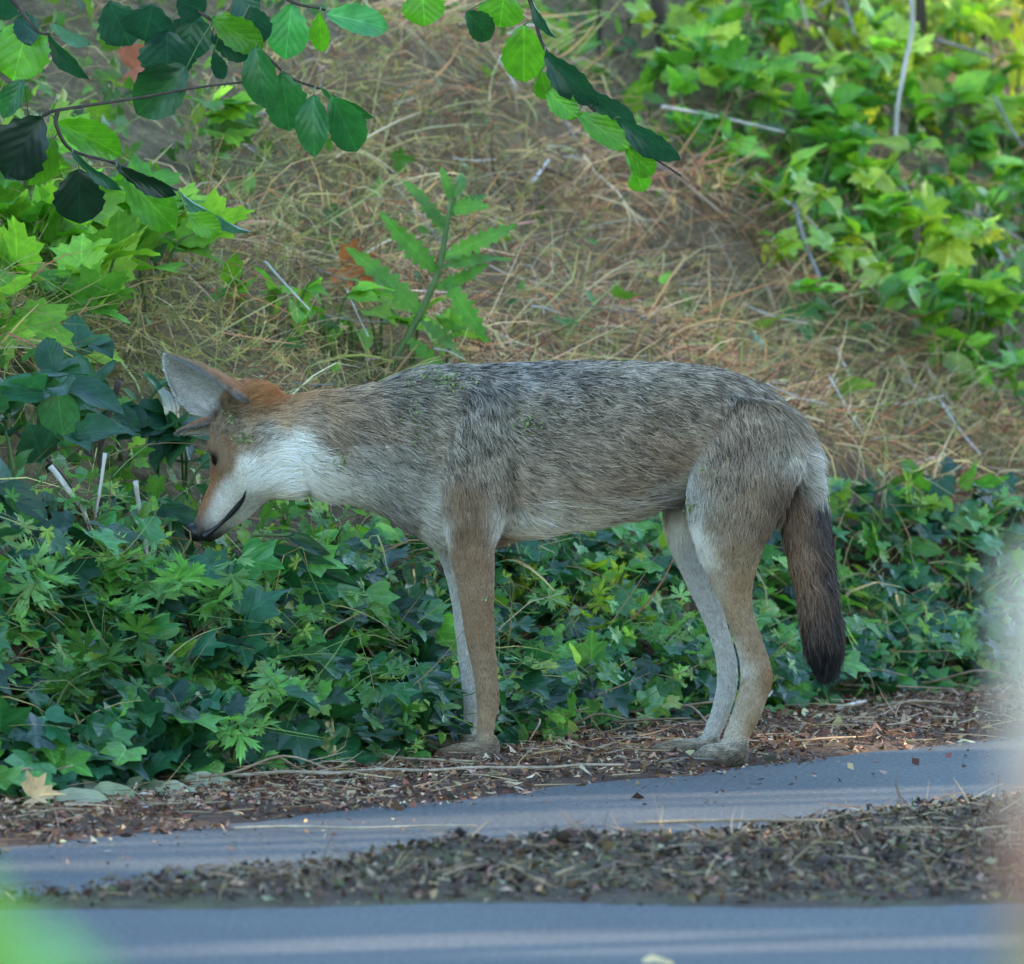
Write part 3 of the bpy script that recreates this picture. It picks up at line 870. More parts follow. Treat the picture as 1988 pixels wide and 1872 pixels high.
# fur: curves rooted on the body
def fur(n_target):
    a, b, c = Vall[Fall[:, 0]], Vall[Fall[:, 1]], Vall[Fall[:, 2]]
    area = .5 * np.linalg.norm(np.cross(b - a, c - a), axis=1)
    hl = Hall[Fall].mean(1)
    dens = area * (1 / (hl + .006)) ** .8
    # the near side shows, the far side is thinner
    dens = dens * np.where(vn[Fall[:, 0], 1] > .45, .5, 1.0)
    pr = dens / dens.sum()
    k = rng.choice(len(Fall), n_target, p=pr)
    r1 = np.sqrt(rng.random(n_target)); r2 = rng.random(n_target)
    w = np.stack([1 - r1, r1 * (1 - r2), r1 * r2], 1)
    I = Fall[k]
    mixv = lambda A: (A[I] * w[..., None]).sum(1) if A.ndim == 2 else (A[I] * w).sum(1)
    p, nn, fl, ln, rgb, gz = mixv(Vall), mixv(vn), mixv(Fl), mixv(Hall), mixv(Call), mixv(Gz)
    nn /= np.linalg.norm(nn, axis=1)[:, None] + 1e-9
    isear = k >= len(bt)
    # clear the eyes, nose and lips
    u, v = UV(p[:, 0], 0 * p[:, 1], p[:, 2])
    keep = np.hypot((u - EYE_UV[0]) * 1.0, (v - EYE_UV[1]) * .72) > 9.5
    keep |= (np.abs(nn[:, 1]) < .15)
    keep &= np.hypot(u - 374, v - 1040) > 14
    md = np.full(len(u), 1e9)
    for q in MOUTH_S: md = np.minimum(md, np.hypot(u - q[0], v - q[1]))
    keep &= md > 2.2
    keep |= isear
    p, nn, fl, ln, rgb, gz, u, v, isear = [x[keep] for x in (p, nn, fl, ln, rgb, gz, u, v, isear)]
    n = len(p)
    # combing: along the body, a little down, with clumps
    g = np.array([0, 0, -1.0])
    fl = fl + g[None] * np.where(ln > .02, .32, .05)[:, None]
    fl = fl - nn * (fl * nn).sum(1)[:, None]
    fl /= np.linalg.norm(fl, axis=1)[:, None] + 1e-9
    sc = 55
    cl = np.stack([vnoise(p[:, 0] * sc, p[:, 1] * sc, p[:, 2] * sc, q) for q in (11, 12, 13)], 1)
    cl2 = np.stack([vnoise(p[:, 0] * 150, p[:, 1] * 150, p[:, 2] * 150, q) for q in (14, 15, 16)], 1)
    fl = fl + .30 * cl + .16 * cl2 + .20 * rng.normal(size=(n, 3))
    fl = fl - nn * (fl * nn).sum(1)[:, None] * .9
    fl /= np.linalg.norm(fl, axis=1)[:, None] + 1e-9
    L = ln * (1 + .22 * rng.normal(size=n)).clip(.45, 1.7) * (1 + .25 * cl[:, 0])
    lift0 = (.55 + .15 * rng.random(n))[:, None]
    K = 5
    pts = np.zeros((n, K, 3)); pts[:, 0] = p - nn * .001
    q = pts[:, 0].copy()
    for i in range(1, K):
        t = i / (K - 1)
        d = nn * lift0 * (1 - t * 1.05) + fl + g[None] * .12 * t
        d /= np.linalg.norm(d, axis=1)[:, None]
        q = q + d * (L / (K - 1))[:, None]
        pts[:, i] = q
    # banded guard hairs
    cl3 = vnoise(p[:, 0] * 150, p[:, 1] * 330, p[:, 2] * 330, 27) * 1.15
    val = (1 + (.10 + .85 * gz) * cl3 + (.08 + .16 * gz) * cl2[:, 1] + .10 * rng.normal(size=n)).clip(.35, 1.7)
    patch = vnoise(p[:, 0] * 24, p[:, 1] * 24, p[:, 2] * 40, 21)
    dark = rng.random(n) < gz * (.30 + .22 * patch + .30 * (cl3 < -.1))
    base = rgb * val[:, None]
    colr = np.zeros((n, K, 3))
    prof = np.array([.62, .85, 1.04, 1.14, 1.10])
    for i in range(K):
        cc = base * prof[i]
        if i >= 2:
            darkc = base * (.17 if i > 2 else .62)
            cc = np.where(dark[:, None], darkc, cc)
        light = (~dark) & (rng.random(n) < gz * .55)
        if i in (2, 3): cc = np.where(light[:, None], cc * 1.5 + .03, cc)
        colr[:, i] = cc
    rad = np.outer(.00024 + .00016 * np.minimum(ln / .03, 1.2), np.array([1.0, 1.0, .9, .65, .2]))
    cu = bpy.data.hair_curves.new('coyote_fur')
    cu.add_curves([K] * n)
    cu.points.foreach_set('position', pts.astype(np.float32).ravel())
    at = cu.attributes.get('radius') or cu.attributes.new('radius', 'FLOAT', 'POINT')
    at.data.foreach_set('value', rad.astype(np.float32).ravel())
    at = cu.attributes.new('tint', 'FLOAT_COLOR', 'POINT')
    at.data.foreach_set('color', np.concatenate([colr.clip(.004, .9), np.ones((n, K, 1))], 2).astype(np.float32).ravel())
    return cu

EYE_UV = (417, 894)
MOUTH = [(479, 953), (474, 968), (463, 984), (450, 999), (436, 1013), (421, 1026), (407, 1037), (396, 1044)]
MOUTH_S = catmull(np.array(MOUTH, float), 6)
def on_skin(u, v, lift=0.0, side=-1):
    p = P(u, v, 0)
    h = bvh.ray_cast(Vector((p.x, side * 1.0, p.z)), Vector((0, -side, 0)))
    return (h[0] + h[1] * lift, h[1]) if h[0] else (Vector((p.x, side * .02, p.z)), Vector((0, side, 0)))

m, nt, bs, out = new_mat('coyote_hair')
c = N(nt, 'Attribute', attribute_name='tint').outputs['Color']
nt.links.new(c, bs.inputs['Base Color']); bs.inputs['Roughness'].default_value = .62; bs.inputs['Specular IOR Level'].default_value = .25
cu = fur(430000)
cu.materials.append(m)
furo = link('fur', cu, None, coyote)

# eyes, nose, mouth, claws
m_eye, nt, bs, out = new_mat('eye'); bs.inputs['Base Color'].default_value = (.012, .007, .005, 1); bs.inputs['Roughness'].default_value = .06
m_iris, nt, bs, out = new_mat('iris'); bs.inputs['Base Color'].default_value = (.035, .02, .01, 1); bs.inputs['Roughness'].default_value = .2
m_nose, nt, bs, out = new_mat('nose_skin'); bs.inputs['Base Color'].default_value = (.012, .012, .014, 1); bs.inputs['Roughness'].default_value = .38
f = noise(nt, 900, 3, .6); bump(nt, bs, f, .5, .0008)
m_lip, nt, bs, out = new_mat('lip_skin'); bs.inputs['Base Color'].default_value = (.012, .011, .012, 1); bs.inputs['Roughness'].default_value = .45
m_claw, nt, bs, out = new_mat('claw'); bs.inputs['Base Color'].default_value = (.05, .045, .04, 1); bs.inputs['Roughness'].default_value = .4

def ico(name, c, r, mat, parent, rot=None, sub=3):
    bm = bmesh.new(); bmesh.ops.create_icosphere(bm, subdivisions=sub, radius=1)
    for q in bm.verts:
        w = Vector((q.co.x * r[0], q.co.y * r[1], q.co.z * r[2]))
        q.co = (rot @ w if rot else w) + Vector(c)
    me = bpy.data.meshes.new(name); bm.to_mesh(me); bm.free()
    return link(name, me, mat, parent)
for sgn in (-1, 1):
    h, nrm = on_skin(*EYE_UV, 0, sgn)
    e = ico('eye', h - nrm * .0066, (.0088, .0100, .0130), m_eye, coyote)
    ico('iris', h - nrm * .0022 + Vector((0, 0, .001)), (.0046, .0046, .0060), m_iris, e)
    pts = [on_skin(a, b, .0012, sgn)[0] for a, b in MOUTH]
    link('mouth', tube_mesh('mouth', [(pts, [.0006, .0022, .0036, .0036, .0026, .0026, .0036, .0060])], 8, 4), m_lip, coyote)
# nose pad with nostrils
cn = P(378, 1038, 0)
fdir = (P(365, 1050, 0) - P(385, 1005, 0)).normalized()
bm = bmesh.new(); bmesh.ops.create_icosphere(bm, subdivisions=4, radius=1)
upv = Vector((0, 1, 0)).cross(fdir)
Rm = Matrix((Vector((0, 1, 0)), fdir, upv)).transposed()
for q in bm.verts:
    x, y, z = q.co
    w = Vector((x * .0165, y * .0125, z * .0150))
    for sx in (-1, 1):
        dd = math.hypot(w.x - sx * .0085, (w.z - .0005) * 1.1)
        if y > 0: w.y -= .006 * math.exp(-(dd / .0038) ** 2)
    if y > 0: w.y -= .0022 * math.exp(-(w.x / .0015) ** 2)
    q.co = Rm @ w + cn
me = bpy.data.meshes.new('nose'); bm.to_mesh(me); bm.free()
link('nose', me, m_nose, coyote)
for (u, v, y) in ((866, 1479, -.067), (814, 1470, .057), (1355, 1486, -.077), (1278, 1471, .062)):
    for q in (-1.5, -.5, .5, 1.5):
        a = P(u + 4 * abs(q), v - 3, y + q * .0125)
        link('claw', tube_mesh('claw', [([a, a + Vector((-.006, 0, -.001)), a + Vector((-.011, 0, -.005))], [.0025, .002, .0006])], 6, 2), m_claw, coyote)
# whiskers are too fine to show; green seed bits caught in the coat do show
seeds = []
for (cu_, cv_, sx, sy, nn_) in ((875,752,26,9,70),(850,745,20,8,30),(1025,822,16,8,40),(805,810,14,40,30),(470,853,10,5,22),(452,812,8,12,18),(1345,985,8,10,40),(662,897,10,8,30),(812,1000,12,30,26),(820,840,20,50,24),(1370,915,20,10,10),(938,1162,4,3,4),(1040,800,30,20,12)):
    for k in range(nn_):
        u, v = random.gauss(cu_, sx), random.gauss(cv_, sy)
        h, nrm = on_skin(u, v)
        seeds.append((h + nrm * random.uniform(.005, .010), nrm))
nS = len(seeds)
sb = np.array([s[0][:] for s in seeds]); sn = np.array([s[1][:] for s in seeds])
sd = rng.normal(size=(nS, 3))
me = mass_leaves('seeds', SHAPES['broad'], sb, sd, sn + .6 * rng.normal(size=(nS, 3)), rng.uniform(.003, .006, nS), np.full(nS, 1.4), pick([S(142, 158, 112), S(116, 134, 92), S(164, 172, 130)], nS), 'leaf_mass')
tag(link('seed', me, None, coyote), kind='stuff')

coyote.location.z = .003      # paws rest on the litter

# ------------------------------------------------------------------ scattered stuff: litter, clods, dry grass
def flakes(name, pts, size, pal, flat=.35, elong=2.2, mat='debris', jit=.25):
    n = len(pts)
    d = rng.normal(size=(n, 3)); d[:, 2] *= flat; d /= np.linalg.norm(d, axis=1)[:, None]
    nn = rng.normal(size=(n, 3)) * flat + np.array([0, 0, 1])
    sd = np.cross(d, nn); sd /= np.linalg.norm(sd, axis=1)[:, None]
    up = np.cross(sd, d)
    L = size * rng.lognormal(0, .5, n).clip(.3, 2.2); W = L / (elong * rng.uniform(.6, 1.8, n))
    k = rng.normal(0, .25, n) * L
    a = pts - d * (L / 2)[:, None]; b = pts + d * (L / 2)[:, None]
    V = np.stack([a, pts - sd * (W / 2)[:, None] + up * k[:, None], b, pts + sd * (W / 2)[:, None] + up * (k * rng.uniform(-.5, 1, n))[:, None]], 1).reshape(-1, 3)
    o = np.arange(n)[:, None] * 4
    F = np.vstack([o + np.array([[0, 1, 3]]), o + np.array([[1, 2, 3]])])
    me = mesh_np(name, V, F, np.repeat(pick(pal, n, jit), 4, axis=0))
    me.materials.append(M[mat])
    return me

# verge litter: needles, chips, small leaves
n = 210000
x = rng.uniform(-1.3, 1.5, n); y = rng.uniform(-2.6, 2.6, n)
e, t = edge_e(x, y), bank_t(x, y)
dens = sstep(-.05, .05, e + .06 * vnoise(x * 8, y * 8, 0, 51)) * sstep(.35, .0, t)
dens = np.maximum(dens, .02 * sstep(-.5, 0, e) * (e < 0))
PAWS = [(P(915, 1482, -.065), .06), (P(870, 1470, .06), .055), (P(1400, 1488, -.075), .06), (P(1330, 1470, .06), .055)]
def paw_clear(x, y):
    c = np.ones(len(x), bool)
    for p, r in PAWS: c &= np.hypot(x - p.x, (y - p.y - .0) * .9 + .012) > r
    return c
k = (rng.random(n) < dens) & (paw_clear(x, y) | (rng.random(n) < .12))
x, y, e = x[k], y[k], e[k]
z = np.where(e < 0, 0.0, np.maximum(Zg(x, y), 0)) + rng.uniform(.001, .012, len(x)) * np.where(e < 0, .4, 1)
verge_pal = [S(118, 84, 64), S(146, 106, 80), S(92, 66, 52), S(160, 126, 98), S(72, 54, 44), S(190, 166, 138), S(132, 90, 70)]
me = flakes('verge_litter', np.c_[x, y, z], .0095, verge_pal, .3, 3.0)
tag(link('verge_litter', me, smooth=False), 'brown needles and leaf chips strewn along the road verge', 'leaf litter', kind='stuff')
# needles and straw on the verge
n = 9000
x = rng.uniform(-1.2, 1.4, n); y = rng.uniform(-2.2, 2.2, n)
e, t = edge_e(x, y), bank_t(x, y)
k = (rng.random(n) < sstep(-.06, .04, e) * sstep(.25, 0, t)) & paw_clear(x, y); x, y = x[k], y[k]; n = len(x)
d0 = rng.normal(size=(n, 3)); d0[:, 2] = np.abs(d0[:, 2]) * .12; d0 /= np.linalg.norm(d0, axis=1)[:, None]
d1 = d0 + rng.normal(0, .4, (n, 3)) * np.array([1, 1, .2])
me = ribbons('verge_straw', np.c_[x, y, np.maximum(Zg(x, y), 0) + rng.uniform(.004, .02, n)], d0, d1, rng.uniform(.02, .08, n), rng.uniform(.001, .0022, n),
             pick([S(176, 152, 120), S(140, 108, 82), S(110, 80, 60), S(196, 178, 150)], n), 'grass', 3)
tag(link('verge_straw', me, smooth=False), 'fine tan straw and dead stems lying along the verge', 'straw', kind='stuff')

# litter patch: chips and clods
n = 70000
x = rng.uniform(-1.1, 1.4, n); y = rng.uniform(-2.6, -.3, n)
k = rng.random(n) < litter_mask(x, y) ** .7; x, y = x[k], y[k]
me = flakes('patch_litter', np.c_[x, y, np.maximum(litter_h(x, y), 0) + rng.uniform(.0, .010, len(x))], .0085,
            [S(94, 74, 58), S(74, 58, 47), S(112, 89, 70), S(58, 46, 38), S(126, 103, 82), S(88, 86, 56), S(150, 130, 106)], .4, 2.0)
tag(link('patch_litter', me, smooth=False), 'dark crumbly leaf litter and bark chips heaped on the asphalt', 'leaf litter', kind='stuff')
bm = bmesh.new(); bmesh.ops.create_icosphere(bm, subdivisions=1, radius=1)
iv = np.array([q.co[:] for q in bm.verts]); if_ = np.array([[q.index for q in p.verts] for p in bm.faces]); bm.free()
def clods(name, pts, size, pal):
    n = len(pts)
    s = size * rng.lognormal(0, .35, n)
    sq = rng.uniform(.5, 1.3, (n, 1, 3)) * s[:, None, None]
    v = iv[None] * sq * (1 + .22 * rng.normal(size=(n, len(iv), 1))) + pts[:, None]
    F = (if_[None] + (np.arange(n) * len(iv))[:, None, None]).reshape(-1, 3)
    me = mesh_np(name, v.reshape(-1, 3), F, np.repeat(pick(pal, n, .3), len(iv), axis=0))
    me.materials.append(M['debris'])
    return me
n = 14000
x = rng.uniform(-1.1, 1.4, n); y = rng.uniform(-2.6, -.4, n)
hh = litter_h(x, y)
k = rng.random(n) < np.clip((hh - .004) / .02, 0.03, 1) * (litter_mask(x, y) > .2) * sstep(-.1, .5, vnoise(x * 9, y * 9, 0, 91)) * 1.6; x, y, hh = x[k], y[k], hh[k]
me = clods('soil_clods', np.c_[x, y, hh + .002], .0058, [S(56, 46, 40), S(68, 55, 47), S(46, 38, 34), S(86, 70, 58)])
tag(link('soil_clods', me, smooth=False), 'dark clods of soil and rotted leaves in the heap on the road', 'soil', kind='stuff')
# straw and needles in the litter patch
n = 5000
x = rng.uniform(-1.0, 1.3, n); y = rng.uniform(-2.5, -.4, n)
k = rng.random(n) < litter_mask(x, y); x, y = x[k], y[k]; n = len(x)
d0 = rng.normal(size=(n, 3)); d0[:, 2] = np.abs(d0[:, 2]) * .3; d0 /= np.linalg.norm(d0, axis=1)[:, None]
me = ribbons('patch_straw', np.c_[x, y, np.maximum(litter_h(x, y), 0) + rng.uniform(.002, .014, n)], d0, d0 + rng.normal(0, .5, (n, 3)) * np.array([1, 1, .3]), rng.uniform(.015, .06, n), rng.uniform(.001, .0024, n),
             pick([S(168, 146, 116), S(132, 106, 82), S(110, 84, 66), S(184, 166, 140)], n), 'grass', 3)
tag(link('patch_straw', me, smooth=False), 'straw and needles mixed into the leaf litter on the road', 'straw', kind='stuff')
# moss and short grass at the litter edge and on the near verge
n = 7000
x = rng.uniform(-1, 1.3, n); y = rng.uniform(-3.7, -.3, n)
far = np.interp(x, [-1.2, -.58, -.24, .0, .13, .39, .67, 1.5], [-2.5, -2.22, -1.86, -1.62, -1.45, -1.05, -.62, .5])
k = ((np.abs(far - y - .07) < .10 * sstep(.1, .6, x)) | (y < -3.05 - .5 * sstep(.75, .2, x) + .05 * vnoise(x * 5, y * 5, 0, 61)))
x, y = x[k], y[k]; n = len(x)
d0 = rng.normal(0, .5, (n, 3)); d0[:, 2] = 1
me = ribbons('moss', np.c_[x, y, np.maximum(litter_h(x, y), 0)], d0, d0 + rng.normal(0, .6, (n, 3)), rng.uniform(.006, .02, n), rng.uniform(.002, .004, n),
             pick([S(110, 116, 52), S(92, 104, 50), S(128, 126, 70), S(80, 92, 48)], n), 'grass', 2)
tag(link('moss', me, smooth=False), 'low olive green moss creeping over the asphalt', 'moss', kind='stuff')

# ------------------------------------------------------------------ where things grow on the bank, as seen from the road
def zone_dry(u, v):
    """1 = dry grass, 0 = green leaves"""
    top = np.interp(u, [-400, 250, 480, 900, 1100, 1250, 1500, 1700, 1988, 2600], [560, 520, 120, 40, 150, 330, 470, 640, 850, 1000])
    bot = np.interp(u, [-400, 0, 300, 600, 900, 1500, 1988, 2600], [700, 760, 860, 980, 1080, 1010, 1010, 1100])
    return sstep(-40, 60, v - top) * sstep(60, -40, v - bot)

def bank_points(n, lo=(-1.7, -1.2), hi=(2.2, 7.0), tmin=.02):
    x = rng.uniform(lo[0], hi[0], n); y = rng.uniform(lo[1], hi[1], n)
    t = bank_t(x, y); z = Zg(x, y)
    k = (t > tmin) & (z < 1.55); x, y, z = x[k], y[k], z[k]
    u, v = UV(x, y, z)
    k = (u > -900) & (u < 2900); 
    return x[k], y[k], z[k], u[k], v[k]

slope_n = np.array([.867 * .66, -.5 * .66, 1.0]); slope_n /= np.linalg.norm(slope_n)
down = np.array([.867, -.5, -.66]); down /= np.linalg.norm(down)

# dry grass
x, y, z, u, v = bank_points(150000)
dz = zone_dry(u, v)
k = rng.random(len(x)) < np.maximum(dz, .12); x, y, z, u, v, dz = [q[k] for q in (x, y, z, u, v, dz)]
n = len(x)
d0 = rng.normal(0, .75, (n, 3)) + down * .55 + np.array([0, 0, .55]); d0 /= np.linalg.norm(d0, axis=1)[:, None]
d1 = rng.normal(0, .8, (n, 3)) + down * .7 - np.array([0, 0, .15])
pn = vnoise(x * 4, y * 4, z * 4, 71)
warm = pick([S(204, 178, 142), S(186, 156, 124), S(220, 200, 164), S(146, 116, 92), S(228, 216, 192), S(176, 136, 110), S(104, 80, 64)], n, .22)
grn = pick([S(180, 180, 122), S(156, 164, 104), S(198, 194, 138), S(134, 144, 92)], n, .16)
gmix = (rng.random(n) < np.clip(.20 + .6 * pn + .45 * sstep(850, 250, u) + .12 * sstep(500, 750, v), 0.03, .92))
warm = np.clip(warm * np.array([1.16, 1.0, .84]), 0, .95)
grn = grn * np.array([1.08, 1.0, .9])
tint = np.where(gmix[:, None], grn, warm)
br = sstep(.15, .6, vnoise(x * 3.1, y * 3.1, z * 3, 78)) * .55
tint = tint * (1 - br[:, None]) + S(104, 80, 62) * br[:, None] * (.7 + .6 * rng.random((n, 1)))
hgt = rng.uniform(0, .06, n) + .15 * np.clip(vnoise(x * 6, y * 6, z * 6, 77), 0, 1)
me = ribbons('dry_grass', np.c_[x, y, z - .01 + hgt * .7], d0, d1, rng.uniform(.05, .20, n), rng.lognormal(-6.1, .42, n).clip(.001, .007), tint, 'grass', 4)
tag(link('dry_grass', me, smooth=False), 'tangle of dry tan grass and dead stems covering the bank', 'dry grass', kind='stuff')

# cleavers: small whorls of pale leaflets among the straw
def whorls(name, pts, size, pal, mat='grass', spokes=6):
    n = len(pts)
    ax = rng.normal(size=(n, 3)) + np.array([.2, -.8, .6]); ax /= np.linalg.norm(ax, axis=1)[:, None]
    a = np.cross(ax, rng.normal(size=(n, 3))); a /= np.linalg.norm(a, axis=1)[:, None]
    b = np.cross(ax, a)
    B, D = [], []
    for k in range(spokes):
        th = 2 * math.pi * k / spokes
        B.append(pts); D.append(a * math.cos(th) + b * math.sin(th) + ax * .25)
    B = np.vstack(B); D = np.vstack(D); m_ = len(B)
    tint = np.tile(pick(pal, n, .15), (spokes, 1))
    return ribbons(name, B, D, D + rng.normal(0, .25, (m_, 3)), np.tile(size * rng.uniform(.6, 1.3, n), spokes), np.full(m_, size * .24), tint, mat, 2)
x, y, z, u, v = bank_points(40000)
dz = zone_dry(u, v); pn = vnoise(x * 3.2, y * 3.2, z * 3, 72)
k = rng.random(len(x)) < dz * np.clip(.18 + .7 * pn + .5 * sstep(900, 300, u), .03, 1); x, y, z = x[k], y[k], z[k]
me = whorls('cleavers', np.c_[x, y, z + rng.uniform(.02, .10, len(x))], .013, [S(190, 176, 112), S(164, 160, 98), S(206, 186, 126), S(150, 146, 90)])
tag(link('cleavers', me, smooth=False), 'pale yellow-green whorled weed woven through the dry grass', 'weeds', kind='stuff')

# mixed small green undergrowth everywhere else on the bank
x, y, z, u, v = bank_points(26000)
dz = zone_dry(u, v)
k = rng.random(len(x)) < np.where(dz > .5, .07, .8) * (v < 1500); x, y, z, u, v, dz = [q[k] for q in (x, y, z, u, v, dz)]
n = len(x)
right = sstep(1200, 1700, u) * sstep(500, 150, v)
g1 = pick([S(78, 126, 50), S(98, 146, 56), S(64, 106, 50), S(118, 158, 70)], n, .18)
g2 = pick([S(150, 160, 52), S(172, 172, 64), S(120, 146, 50)], n, .15)  # yellower tint toward the upper right stands in for sunlight there
tint = np.where((rng.random(n) < right * .75)[:, None], g2, g1)
d = rng.normal(size=(n, 3)) + down * .6; nn = rng.normal(0, .5, (n, 3)) + slope_n
me = mass_leaves('undergrowth', SHAPES['bramble'][:2] + SHAPES['lobed'][:1], np.c_[x, y, z + rng.uniform(.01, .10, n)], d, nn, rng.uniform(.018, .045, n) * (1 + .55 * sstep(1250, 1600, u)), np.full(n, 1.0), tint, 'leaf_mass')
tag(link('undergrowth', me, None), 'small leafy green weeds carpeting the bank', 'undergrowth', kind='stuff')

# ------------------------------------------------------------------ plants with leaves of their own
CAMV = Vector((0, -CAM_D, CAM_H))
def hides(p):
    """would a leaf at p stand between the road and the animal (the plants grow beside it, not over it)"""
    p = Vector(p)
    if p.y > .13: return False
    u, v = UV(p.x, p.y, p.z)
    if 325 < u < 720 and 780 < v < 1078: return True
    return bvh.ray_cast(p, (p - CAMV).normalized())[0] is not None
def bush(name, base, label, cat, group, nleaf, spread, height, kinds, size, pal, mat='leaf', stem_mat='stem', lean=(0, -.3, 0), widths=(.9, 1.2), nst=None):
    """several arching stems with leaves along them"""
    base = Vector(base)
    root = empty(name, base); tag(root, label, cat, group)
    nst = nst or max(2, nleaf // 6)
    tubes, spots = [], []
    for s_ in range(nst):
        a = random.uniform(0, 6.283); q = spread * random.uniform(.3, 1)
        e = base + Vector((q * math.cos(a), q * math.sin(a) * .8, height * random.uniform(.5, 1.1))) + Vector(lean) * height
        mid = base.lerp(e, .5) + Vector((0, 0, .25 * height))
        pts = [base - Vector((0, 0, .02)), mid, e]
        gz_ = Zg1(e.x, e.y)
        if e.z < gz_ + .03: e.z = gz_ + .03
        tubes.append((pts, [.0028, .0022, .0012]))
        cv = catmull(np.array([p[:] for p in pts]), 8)
        spots.append(cv)
    link('stem', tube_mesh('stem', tubes, 6, 5), M[stem_mat], root)
    for k in range(nleaf):
        cv = spots[k % nst]
        f = random.uniform(.35, 1.0); i = min(int(f * (len(cv) - 1)), len(cv) - 2)
        b = Vector(cv[i]); tan = Vector(cv[i + 1] - cv[i]).normalized()
        d = (Vector((random.gauss(0, .8), random.gauss(-.25, .6), random.gauss(-.05, .45))) + tan * .5).normalized()
        L = random.uniform(*size)
        if hides(b) or hides(b + d * L) or hides(b + d * L * .5): continue
        nrm = Vector((random.gauss(0, .45), random.gauss(-.35, .45), 1))
        c = pick([pal[random.randrange(len(pal))]], 1, .14)[0]
        leaf(root, random.choice(kinds), b, b + d * L, nrm, random.uniform(*widths), c, mat)
    return root

G_BRIGHT = [S(100, 158, 52), S(122, 178, 58), S(86, 142, 54), S(138, 184, 74)]
G_MID = [S(62, 104, 46), S(72, 116, 52), S(54, 92, 50)]
G_DEEP = [S(50, 96, 70), S(44, 86, 64), S(60, 110, 80)]
G_YEL = [S(156, 184, 62), S(136, 174, 56), S(176, 192, 76)]
G_HERB = [S(124, 176, 108), S(138, 186, 116), S(106, 160, 96)]

# bright green brambles on the upper right of the bank
spots = [(1330,150),(1420,120),(1500,200),(1590,150),(1380,240),(1480,300),(1600,270),(1700,320),(1760,230),(1850,330),(1900,250),(1560,380),(1660,420),(1760,430),(1860,470),(1950,420),
         (1700,520),(1800,560),(1900,580),(1960,660),(1850,690),(1930,760),(1640,330),(1250,200),(1290,110),(1960,300),(1780,120),(1900,800),(1600,560),(1650,640),(1340,320),(1420,350),(1500,410),(1580,460),(1640,500),(1450,210),(1540,240),(1720,600),(1780,640),(1840,620),(1960,540),(1900,660),(1980,830),(1700,400),(1800,330),(1660,220)]
for (u, v) in spots:
    g = ground_hit(u, v + 50)
    if u < 1345: w_ = 'bright green bramble with jagged leaves beside the mossy dark trunk'
    elif abs(u - 1750) < 70 and v < 330: w_ = 'green bramble at the foot of the tall white bare stem'
    elif v < 160: w_ = 'bright green bramble under the thick grey fallen branch'
    elif 1370 < u < 1520 and v < 310: w_ = 'jagged-leaved bramble around the flat grey piece of dead wood'
    elif zone_dry(np.array([u]), np.array([v + 90.]))[0] > .5: w_ = 'bright green bramble along the border of the dry grass'
    elif u > 1830 and v > 520: w_ = 'low bramble at the lower end of the thicket, above the ivy behind the tail'
    elif u > 1830: w_ = 'green bramble growing among the yellow-green weeds'
    elif v > 380: w_ = 'jagged-leaved bramble deep in the thicket, lower down than the white twig'
    else: w_ = 'jagged-leaved bramble deep in the thicket, away from the dry grass'
    bush('bramble', g, w_, 'bramble', 'brambles on the upper bank', 14, .16, .17,
         ['bramble', 'bramble', 'lobed'], (.035, .078), G_BRIGHT if (u + v) % 40 else G_YEL, 'leaf')
# yellow-green plants further up, the sun on them put into the leaf colour
for (u, v) in [(1640,90),(1720,70),(1800,110),(1870,90),(1930,160),(1970,230),(1880,190),(1700,180),(1820,210),(1960,90),(1560,60),(1600,30),(1960,350),(1680,250)]:
    g = ground_hit(u, v + 40)
    w_ = ('yellow-green leafy weed beside the tall white bare stem' if 1670 < u < 1830 else 'yellow-green leafy weed behind the thick grey fallen branch' if u <= 1670 else 'yellow-green leafy weed beside the thin brown young trunk')
    bush('yellow_weed', g, w_, 'weed', 'yellow weeds at the bank top', 12, .14, .16, ['lobed', 'bramble'], (.035, .06), G_YEL, 'leaf_matte')
# lobed bright leaves on the left of the bank
for (u, v) in [(60,500),(170,480),(230,520),(290,560),(40,610),(130,640),(190,620),(420,300),(60,380),(20,700),(150,730),(100,560),(300,470)]:
    g = ground_hit(u, v + 50)
    w_ = ('thimbleberry with broad lobed leaves under the hazel twigs' if v < 400 else 'thimbleberry with broad lobed leaves just above the dark leafy plants' if v > 600 else 'bright green thimbleberry with broad lobed leaves beside the dry grass')
    bush('thimbleberry', g, w_, 'shrub', 'thimbleberries on the left bank', 8, .10, .14,
         ['lobed', 'lobed', 'bramble'], (.06, .105), G_BRIGHT, 'leaf_matte')
